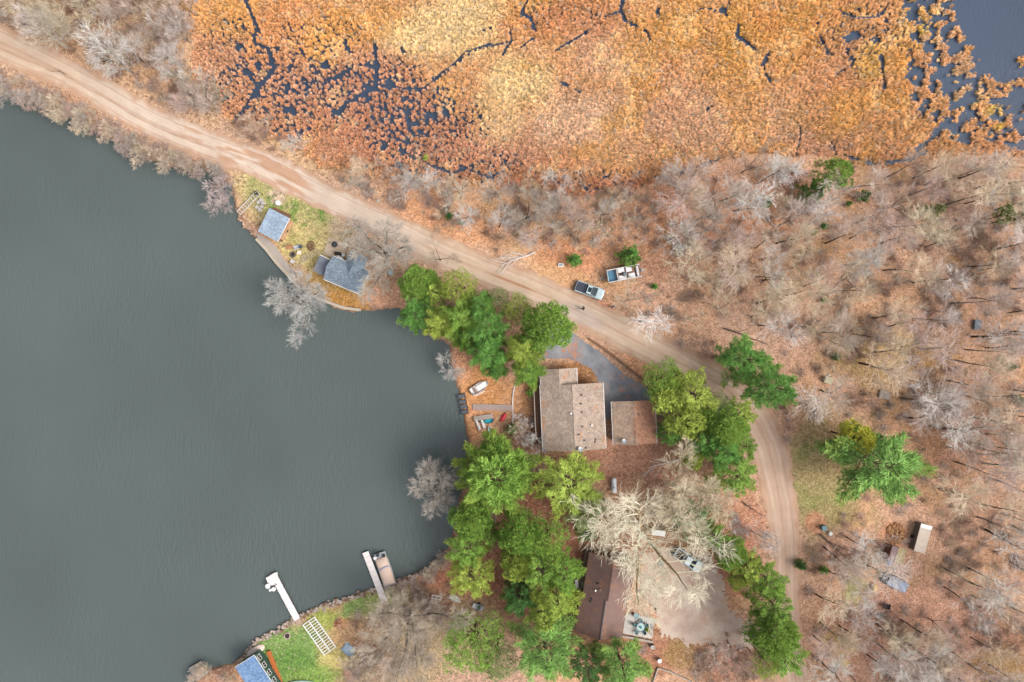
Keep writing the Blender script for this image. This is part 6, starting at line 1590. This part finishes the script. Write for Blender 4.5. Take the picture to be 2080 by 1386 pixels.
# deck beside the brown house
planked('wooden_deck', 'grey-brown wooden deck along the upper left side of the brown-roofed house', 'deck', (1172, 1200), (1190, 1114), (1196, 1206), .6, 40, M('deck_brown', S(168, 148, 132), .85, .12, 2), 0)
planked('maroon_deck', 'maroon deck along the lower left side of the brown-roofed house', 'deck', (1150, 1276), (1163, 1206), (1172, 1280), .5, 26, M('maroon', S(134, 84, 92), .8, .1, 2), 0)
table('white bench on the wooden deck', (1170, 1180), .5, 1.4, WHITE, R(8), .9, 'deck_bench').location.z = .6
t = thing('storage_box', 'white storage box against the wall on the wooden deck', 'box', P(1185, 1189, 1.2), R(8)); t.location.z = .62
m = MB(); m.bbox(0, 0, .35, .5, .8, .7, .05); m.build('body', WHITE, t); m = MB(); m.bbox(0, 0, .73, .54, .84, .06, .02); m.build('lid', M('lid_grey', S(214, 214, 216)), t)
# propane tank
t = thing('propane_tank', 'white capsule-shaped gas tank below the shingled house', 'gas tank', P(1247, 986, .6), R(92)); t.location.z = 0
m = MB(); L_ = 2.6; r_ = .44
m.lathe([(.04, -L_/2), (.25, -L_/2+.06), (.39, -L_/2+.2), (r_, -L_/2+.4), (r_, L_/2-.4), (.39, L_/2-.2), (.25, L_/2-.06), (.04, L_/2)], 18, Matrix.Translation((0, 0, .75)) @ Matrix.Rotation(R(90), 4, 'Y')); m.build('tank', M('tank_white', S(244, 247, 252), .4, .03, 1, bmp=0), t, smooth=True)
m = MB(); m.cyl(-.2, 0, 1.15, 1.33, .17, .17, 12); m.build('valve_dome', METAL, t)
for sx in (-1, 1): m = MB(); m.box(sx*.75, 0, .17, .15, .7, .34); m.build('foot', CONC, t)

# ---------------------------------------------------------------- things in the right-hand woods
def flatbox(name, label, cat, A, B, D, h_, mat, roofm=None, parts=True, slope=0):
    c0, L, W, rz = rect(A, B, D, h_); t = thing(name, label, cat, (c0.x, c0.y, 0), rz)
    m = MB(); m.box(0, 0, h_/2-.04, L-.12, W-.12, h_-.08); m.build('body', mat, t)
    m = MB(); m.bbox(0, 0, h_, L, W, .1, .02); m.build('roof', roofm or mat, t); return t, L, W
t, L, W = flatbox('cargo_trailer', 'long pale grey covered trailer in the right woods', 'trailer', (1856, 1119), (1871, 1063), (1878, 1126), 1.6, M('trailer_side', S(120, 112, 104)), M('canvas_beige', S(206, 190, 174), .8, .08, .8, dirt=S(180, 160, 140)))
m = MB(); m.box(L/2-.35, 0, 1.68, .6, W, .06); m.build('front_panel', WHITE, t)
for sy in (-1, 1): w_ = MB(); w_.lathe([(.1, -.1), (.35, -.1), (.35, .1), (.1, .1)], 14, Matrix.Translation((-.3, sy*(W/2+.06), .35)) @ Matrix.Rotation(R(90), 4, 'X')); w_.build('wheel', BLACK, t)
c0, L, W, rz = rect((1804, 1139), (1833, 1148), (1815, 1109), 2.2)
t = thing('shack', 'brown and mossy shack beside the blue barrel', 'shed', (c0.x, c0.y, 0), rz)
m = MB(); m.box(0, 0, 1.05, L-.4, W-.3, 2.1); m.build('wall', SIDE_B, t)
m = MB(); m.box(-L*.3, 0, 2.2, L*.4, W, .1, ry=R(-4)); m.build('roof_slope', M('roof_mauve', S(136, 112, 112), .8, .12, 1.5), t)
m = MB(); m.box(L*.2, 0, 2.2, L*.6, W, .1, ry=R(5)); m.build('roof_slope', M('roof_moss', S(158, 142, 106), .9, .15, 1.2, dirt=S(120, 96, 76)), t)
m = MB(); m.box(L/2+.12, -W/2+.3, .6, .16, 1.2, .1, rz=.2); m.build('door', M('pale_plank', S(210, 180, 140)), t)
c0, L, W, rz = rect((1787, 1182), (1838, 1206), (1796, 1162), .9)
t = thing('tarped_trailer', 'flatbed trailer under black and blue-grey tarps', 'trailer', (c0.x, c0.y, 0), rz)
m = MB(); m.box(0, 0, .55, L, W, .12); m.build('bed', DARKM, t)
for nm, x0, x1, mm in (('black_tarp', -L/2, -L/2+1.2, M('tarp_black', S(34, 50, 66), .5, .15, 2)), ('grey_tarp', -L/2+1.2, L/2, M('tarp_grey', S(150, 160, 180), .5, .1, 1, dirt=S(150, 134, 110)))):
    n = 8; vs = []; fs = []
    for i in range(n+1):
        for j in range(n+1):
            e = min(j, n-j); vs.append((x0+(x1-x0)*i/n, -W/2+W*j/n, .62 if not e else .95+.1*math.sin(i*1.9+j)+.08*math.sin(j*2.3)))
    for i in range(n):
        for j in range(n): k = i*(n+1)+j; fs.append((k, k+n+1, k+n+2, k+1))
    m = MB(); m.add(vs, fs); m.build(nm, mm, t, smooth=True)
m = MB(); m.tube([(-L/2+1.2, W/2+.4, .4), (L/2-.2, W/2+.3, .5)], .05, 5); m.build('pole', WHITE, t)
for sy in (-1, 1): w_ = MB(); w_.lathe([(.1, -.1), (.32, -.1), (.32, .1), (.1, .1)], 12, Matrix.Translation((.2, sy*(W/2+.08), .32)) @ Matrix.Rotation(R(90), 4, 'X')); w_.build('wheel', BLACK, t)
t = thing('wheelbarrow', 'black barrow-like heap with thin frame below the tarped trailer', 'wheelbarrow', P(1797, 1229), R(-15))
m = MB(); m.add([(-.35, -.3, .3), (.35, -.3, .3), (.35, .3, .3), (-.35, .3, .3), (-.6, -.45, .65), (.6, -.45, .65), (.6, .45, .65), (-.6, .45, .65)], [(3, 2, 1, 0), (0, 1, 5, 4), (1, 2, 6, 5), (2, 3, 7, 6), (3, 0, 4, 7)]); m.build('tray', BLACK, t)
for sy in (-1, 1): m = MB(); m.tube([(-1.2, sy*.35, .6), (.3, sy*.25, .3), (.75, 0, .2)], .025, 5); m.build('handle', M('pinkish', S(170, 120, 120)), t)
w_ = MB(); w_.lathe([(.05, -.05), (.2, -.05), (.2, .05), (.05, .05)], 12, Matrix.Translation((.75, 0, .2)) @ Matrix.Rotation(R(90), 4, 'X')); w_.build('wheel', BLACK, t)
def crate(name, label, q, w, d, h_, rz, mat, cat='box', lid=None):
    t = thing(name, label, cat, P(*q), rz); m = MB(); m.bbox(0, 0, h_/2, w, d, h_, .03); m.build('body', mat, t)
    m = MB(); m.bbox(0, 0, h_+.03, w*1.06, d*1.06, .06, .02); m.build('lid', lid or mat, t); return t
crate('yellow_crate', 'yellow upright crate right of the lichen-covered birch', (1773, 1191), .5, 1.1, .8, R(-8), M('yellow', S(226, 178, 96), .7))
crate('utility_box', 'teal square utility box beside the road on leaf litter', (1670, 1070.5), .78, .78, .9, R(3), M('teal_box', S(92, 130, 134), .6), lid=M('teal_lid', S(126, 160, 166), .6))
crate('white_bucket', 'white square lid right of the teal utility box', (1685, 1083.5), .55, .55, .4, R(40), WHITE)
crate('utility_box', 'grey flat utility box alone in the upper right woods', (1982, 660), 1.0, 1.6, .5, R(-5), M('grey_box', S(132, 140, 150), .6))
crate('utility_box', 'beige square box beside a white can at the clearing edge', (1679, 772), 1.25, 1.1, .8, R(-18), M('beige_box', S(200, 190, 160), .7))
crate('white_can', 'tiny white can beside the beige box', (1683, 762), .25, .25, .3, 0, WHITE, 'can')
crate('low_platform', 'faded grey platform behind twigs in the clearing', (1795, 802), 1.7, 1.3, .3, R(-15), WOODG, 'platform')
crate('white_shed_box', 'white tarp-covered box glimpsed under the giant leafless tree', (1335, 1079), 2.1, .9, 1.1, R(-8), WHITE)
crate('blue_cooler', 'small pale blue cooler on the drive below the giant tree', (1341, 1143), .7, .6, .5, R(20), M('cooler_blue', S(120, 150, 170)), 'cooler')
t = thing('white_tub', 'white rectangular tub with grey inset beside the young green pine', 'tub', P(1139, 539), R(-8))
m = MB(); m.bbox(0, 0, .17, .95, .62, .34, .05); m.build('body', WHITE, t); m = MB(); m.box(0, 0, .345, .62, .3, .03); m.build('inset', M('grey_mesh', S(150, 156, 160)), t)
t = thing('mailbox', 'small silver mailbox on a post at the upper road edge', 'mailbox', P(770.5, 410.5), R(50))
m = MB(); m.box(0, 0, .5, .1, .1, 1.0); m.build('post', WOODG, t); m = MB(); m.bbox(0, 0, 1.12, .6, .26, .26, .08); m.build('box', METAL, t)
t = thing('plastic_sack', 'crumpled white sack lying in the scrub near the mailbox', 'sack', P(792, 402), 0)
m = MB(); r0 = random.Random(3)
m.lathe([(.1, 0), (.42, .05), (.5, .25), (.3, .42), (.05, .46)], 10)
m.v = [(x*(1+r0.uniform(-.3, .3)), y*(1.3+r0.uniform(-.3, .3)), z) for x, y, z in m.v]; m.v = [(x*.55, y*.6, z*.6) for x, y, z in m.v]; m.build('sack', WHITE, t)
m = MB(); m.tube([(.05, .3, .1), (-.15, .9, .15)], [.08, .04], 6); m.build('tie', WHITE, t)
t = thing('tarp_heap', 'pale blue tarp crumpled over a heap on the lower lawn edge', 'tarp', P(709, 1320), R(-35))
n = 12; vs = []; fs = []
for i in range(n+1):
    for j in range(n+1):
        x = (i/n-.5)*2.3; y = (j/n-.5)*1.7; d_ = max(0, 1-(x/1.25)**2-(y/.95)**2)
        vs.append((x*(1+.1*math.sin(j*2.1)), y*(1+.1*math.sin(i*1.7)), .03+.55*d_**.6+.07*r0.random()*(d_ > 0)))
for i in range(n):
    for j in range(n): k = i*(n+1)+j; fs.append((k, k+n+1, k+n+2, k+1))
m = MB(); m.add(vs, fs); m.build('tarp', M('tarp_pale', S(176, 196, 212), .5, .12, 3), t)
planked('orange_deck', 'orange stained deck beside the green-sided house', 'deck', (566, 1390), (541, 1325), (574, 1387), .4, 22, M('orange_stain', S(196, 112, 60), .7, .1, 2), 0)
planked('tan_platform', 'tan weathered wooden platform at the lower picture edge', 'platform', (705, 1400), (698, 1362), (722, 1396), .3, 10, M('tan_plank', S(206, 160, 134), .8, .12, 2), 0)
t = thing('boulder', 'pale flat boulder at the shore corner of the green-sided house', 'boulder', P(519, 1322), R(30))
m = MB(); m.lathe([(.9, 0), (1.0, .15), (.8, .35), (.3, .42), (.03, .43)], 12); m.v = [(x*1.7*(1+r0.uniform(-.12, .12)), y*.75*(1+r0.uniform(-.12, .12)), z) for x, y, z in m.v]; m.build('rock', M('pale_rock', S(218, 198, 184), .9, .12, 2), t)
# scattered stuff: split wood heap, shoreline rocks, brush pile
def rocks(seed, n=1):
    r = random.Random(seed); m = MB(); m.lathe([(.6, 0), (1, .3), (.8, .7), (.2, .9)], 7); m.v = [(x*(1+r.uniform(-.25, .25)), y*(1+r.uniform(-.25, .25)), z) for x, y, z in m.v]
    me = bpy.data.meshes.new('rock'); me.from_pydata(m.v, [], m.f); me.update(); return proto(me, IB)
rk = [rocks(i) for i in range(3)]
def shore(pts, n, off, r0_, cols, name):
    q = resample([(a, b, 0) for a, b in pts], 3); idx = nr.randint(0, len(q), n)
    a = q[idx, 0]+nr.normal(0, off, n); b = q[idx, 1]+nr.normal(0, off, n)
    c = np.array(cols)[nr.randint(0, len(cols), n)]*(.8+.4*nr.rand(n))[:, None]
    s = r0_*(.5+nr.rand(n)); scatter(name, np.c_[(a-1040)/12, (693-b)/12, np.full(n, -.12)], c, s, rk, IB, scz=s*.7)
shore([(925, 1120), (895, 1136), (860, 1164), (800, 1187), (752, 1203), (700, 1219), (650, 1236), (612, 1252), (560, 1285), (520, 1305), (500, 1330), (480, 1348)], 700, 3, .2, [S(180, 160, 146), S(150, 118, 98), S(206, 190, 178)], 'shoreline_rocks')
shore([(492, 440), (505, 462), (515, 472)], 60, 3, .22, [S(214, 176, 150), S(190, 150, 126)], 'bank_rocks')
def chips(name, q, rad, n, c_, sz):
    r = nr.rand(n)**.6*rad; a = nr.rand(n)*6.283; p = P(*q)
    me = bpy.data.meshes.new('chip'); m = MB(); m.box(0, 0, .2, 1, .35, .3); me.from_pydata(m.v, [], m.f); me.update()
    scatter(name, np.c_[p.x+r*np.cos(a), p.y+1.2*r*np.sin(a), .3*(1-r/rad)*nr.rand(n)*2], np.array(c_)[nr.randint(0, len(c_), n)]*(.8+.4*nr.rand(n))[:, None], sz*(.6+.8*nr.rand(n)), [proto(me, IB)], IB, tilt=.5)
chips('split_wood_heap', (1820, 1084), 1.6, 260, [S(226, 176, 130), S(206, 150, 108)], .34)
chips('branch_heap', (632, 500), .7, 120, [S(190, 160, 120), S(150, 120, 90)], .3)
chips('brick_rubble', (688, 1266), .8, 110, [S(214, 142, 100), S(220, 190, 160)], .26)
t = thing('brush_pile', 'dark twiggy brush pile in the woods behind the boat trailer', 'brush pile', P(1378, 508))
r = random.Random(5); m = MB()
for i in range(260):
    a_ = r.random()*6.28; d_ = r.random()**.5*1.1; p = Vector((d_*math.cos(a_), d_*math.sin(a_), r.uniform(.05, .6)*(1-d_/1.3))); e = Vector((r.uniform(-1, 1), r.uniform(-1, 1), r.uniform(-.1, .35))).normalized()
    m.tube([p, p+e*r.uniform(.4, 1.1)], [.025, .008], 3, caps=False)
m.build('branches', M('brush_dark', S(120, 96, 84), .9), t)
# fallen trees, each its own limb system laid on the ground
def fallen(label, A, B, br, mat, rad=.12, seed=1, z=.15):
    a, b = P(*A), P(*B); t = thing('fallen_tree', label, 'fallen tree', (a.x, a.y, z)); r = random.Random(seed); L = (b-a).length; d = (b-a).normalized()
    m = MB(); pts = [d*(L*i/5)+Vector((r.uniform(-.1, .1), r.uniform(-.1, .1), .1+.05*i)) for i in range(6)]
    m.tube(pts, [rad*(1-.7*i/5) for i in range(6)], 7); m.build('trunk', mat, t)
    for i in range(br):
        f = .25+.7*i/max(1, br); p = d*(L*f); an = r.choice((-1, 1))*r.uniform(.3, .7); e = Vector((d.x*math.cos(an)-d.y*math.sin(an), d.x*math.sin(an)+d.y*math.cos(an), r.uniform(.05, .4)))
        m = MB(); l = L*r.uniform(.3, .55); k = [p+Vector((0, 0, .15)), p+e*l*.5+Vector((0, 0, .15)), p+e*l+Vector((r.uniform(-.2, .2), r.uniform(-.2, .2), .3))]
        m.tube(k, [rad*.4, rad*.28, rad*.1], 4, caps=False)
        for j in range(3): e2 = rdir(r, e.normalized(), .5); q = k[1]+e*l*.15*j; m.tube([q, q+e2*l*.35], [rad*.2, rad*.06], 3, caps=False)
        m.build('branch', mat, t)
WB = M('white_bark', S(232, 224, 218), .8, .08, 3); PB = M('pale_bark', S(206, 180, 152), .8, .1, 3); DB = M('dark_bark', S(98, 82, 70), .9, .2, 3)
fallen('white fallen birch with splayed limbs at the upper road edge', (1088, 513), (1016, 540), 11, WB, .13, 1)
fallen('white fallen branch below the garage', (1385, 932), (1316, 948), 8, WB, .1, 2)
fallen('bleached dead limbs sticking out below the broad bank pine', (1046, 1002), (1003, 1046), 9, WB, .12, 8, 1.0)
fallen('pale fallen trunk crossing the woods floor above the turnout', (1352, 500), (1308, 520), 2, PB, .09, 3)
fallen('pale fallen pole standing out beside the brush pile', (1376, 497), (1375, 525), 0, PB, .08, 4)
fallen('dark fallen log beside the bend in the woods', (1470, 668), (1558, 700), 1, DB, .16, 5)
fallen('dark fallen log right of the road below the evergreens', (1508, 1020), (1545, 1046), 1, DB, .12, 6)
fallen('dark fallen trunk below the teal utility box', (1665, 1084), (1728, 1142), 1, DB, .14, 7)

# ---------------------------------------------------------------- people
def person(label, q, rz, top, leg, hair, stride=.28):
    t = thing('person', label, 'person', P(*q), rz)
    J = {'pelvis': (0, 0, .95, .15), 'waist': (0, 0, 1.1, .135), 'chest': (.01, 0, 1.32, .165), 'neck': (.01, 0, 1.5, .06), 'jaw': (.03, 0, 1.58, .075), 'head': (.02, 0, 1.68, .095), 'crown': (.01, 0, 1.76, .06)}
    E = [('pelvis', 'waist'), ('waist', 'chest'), ('chest', 'neck'), ('neck', 'jaw'), ('jaw', 'head'), ('head', 'crown')]
    for s, n_ in ((1, 'l'), (-1, 'r')):
        f = stride*s
        J.update({'hip'+n_: (0, .1*s, .9, .1), 'knee'+n_: (f*.55+.05, .11*s, .5, .065), 'ank'+n_: (f*.9-.03, .11*s, .09, .045), 'toe'+n_: (f*.9+.17, .13*s, .04, .035),
                  'sh'+n_: (0, .2*s, 1.42, .07), 'el'+n_: (-f*.35-.02, .27*s, 1.14, .045), 'wr'+n_: (-f*.6+.1, .27*s, .92, .032), 'ha'+n_: (-f*.65+.14, .27*s, .85, .035)})
        E += [('pelvis', 'hip'+n_), ('hip'+n_, 'knee'+n_), ('knee'+n_, 'ank'+n_), ('ank'+n_, 'toe'+n_), ('chest', 'sh'+n_), ('sh'+n_, 'el'+n_), ('el'+n_, 'wr'+n_), ('wr'+n_, 'ha'+n_)]
        for k in range(5):
            hx, hy, hz, _ = J['ha'+n_]; L_ = (.045, .07, .075, .07, .055)[k]; yy = hy+(k-2)*.017
            if k == 0: J['f0'+n_] = (hx+.05, hy-.035*s, hz+.01, .009); E.append(('ha'+n_, 'f0'+n_)); continue
            J[f'f{k}'+n_] = (hx+.03, yy, hz-L_*.7, .009); J[f'g{k}'+n_] = (hx+.035, yy, hz-L_*1.25, .008)
            E += [('ha'+n_, f'f{k}'+n_), (f'f{k}'+n_, f'g{k}'+n_)]
    names = list(J); me = bpy.data.meshes.new('body'); me.from_pydata([J[k][:3] for k in names], [(names.index(a), names.index(b)) for a, b in E], []); me.update()
    SKIN = M('skin', S(206, 160, 134), .6, .04, 4, bmp=0)
    o = link('body', me, SKIN, t)
    sk_ = o.modifiers.new('skin', 'SKIN'); 
    for i, k in enumerate(names): me.skin_vertices[0].data[i].radius = (J[k][3], J[k][3]); me.skin_vertices[0].data[i].use_root = (k == 'pelvis')
    sk_.use_smooth_shade = True; ss = o.modifiers.new('smooth', 'SUBSURF'); ss.levels = 1; ss.render_levels = 1
    def cloth(nm, chain, mat, grow):
        m = MB()
        for ch in chain: m.tube([J[k][:3] for k in ch], [J[k][3]*1.0+grow for k in ch], 10)
        m.build(nm, mat, t, smooth=True)
    cloth('jacket', [['pelvis', 'waist', 'chest', 'neck'], ['chest', 'shl', 'ell', 'wrl'], ['chest', 'shr', 'elr', 'wrr']], top, .02)
    cloth('trousers', [['pelvis', 'hipl', 'kneel', 'ankl'], ['pelvis', 'hipr', 'kneer', 'ankr']], leg, .018)
    cloth('shoe', [['ankl', 'toel']], BLACK, .015); cloth('shoe', [['ankr', 'toer']], BLACK, .015)
    m = MB(); m.lathe([(.1, 1.64), (.112, 1.7), (.1, 1.77), (.05, 1.81), (.01, 1.82)], 14, Matrix.Translation((0, 0, 0))); m.build('hair', hair, t, smooth=True)
    m = MB(); m.box(.118, 0, 1.665, .03, .022, .04); m.build('nose', SKIN, t)
    for s in (-1, 1):
        m = MB(); m.lathe([(.002, -.01), (.012, 0), (.002, .01)], 8, Matrix.Translation((.108, s*.032, 1.69))); m.build('eye', BLACK, t)
        m = MB(); m.lathe([(.004, -.02), (.02, 0), (.004, .02)], 8, Matrix.Translation((.02, s*.1, 1.67))); m.build('ear', SKIN, t)
    m = MB(); m.box(.108, 0, 1.625, .015, .045, .008); m.build('mouth', M('lip', S(160, 90, 84)), t)
    return t
person('person in black clothes walking on the road below the parked pickup', (1184, 627.5), R(160), M('black_cloth', S(40, 36, 42), .9), M('black_trousers', S(44, 42, 48), .9), M('hair_dark', S(50, 36, 30), .8))
person('person in a blue-grey jacket standing at the roadside right of the parked pickup', (1243.5, 623.5), R(-30), M('bluegrey_cloth', S(140, 152, 184), .9), M('navy_trousers', S(50, 56, 84), .9), M('hair_brown', S(70, 52, 44), .8), .12)
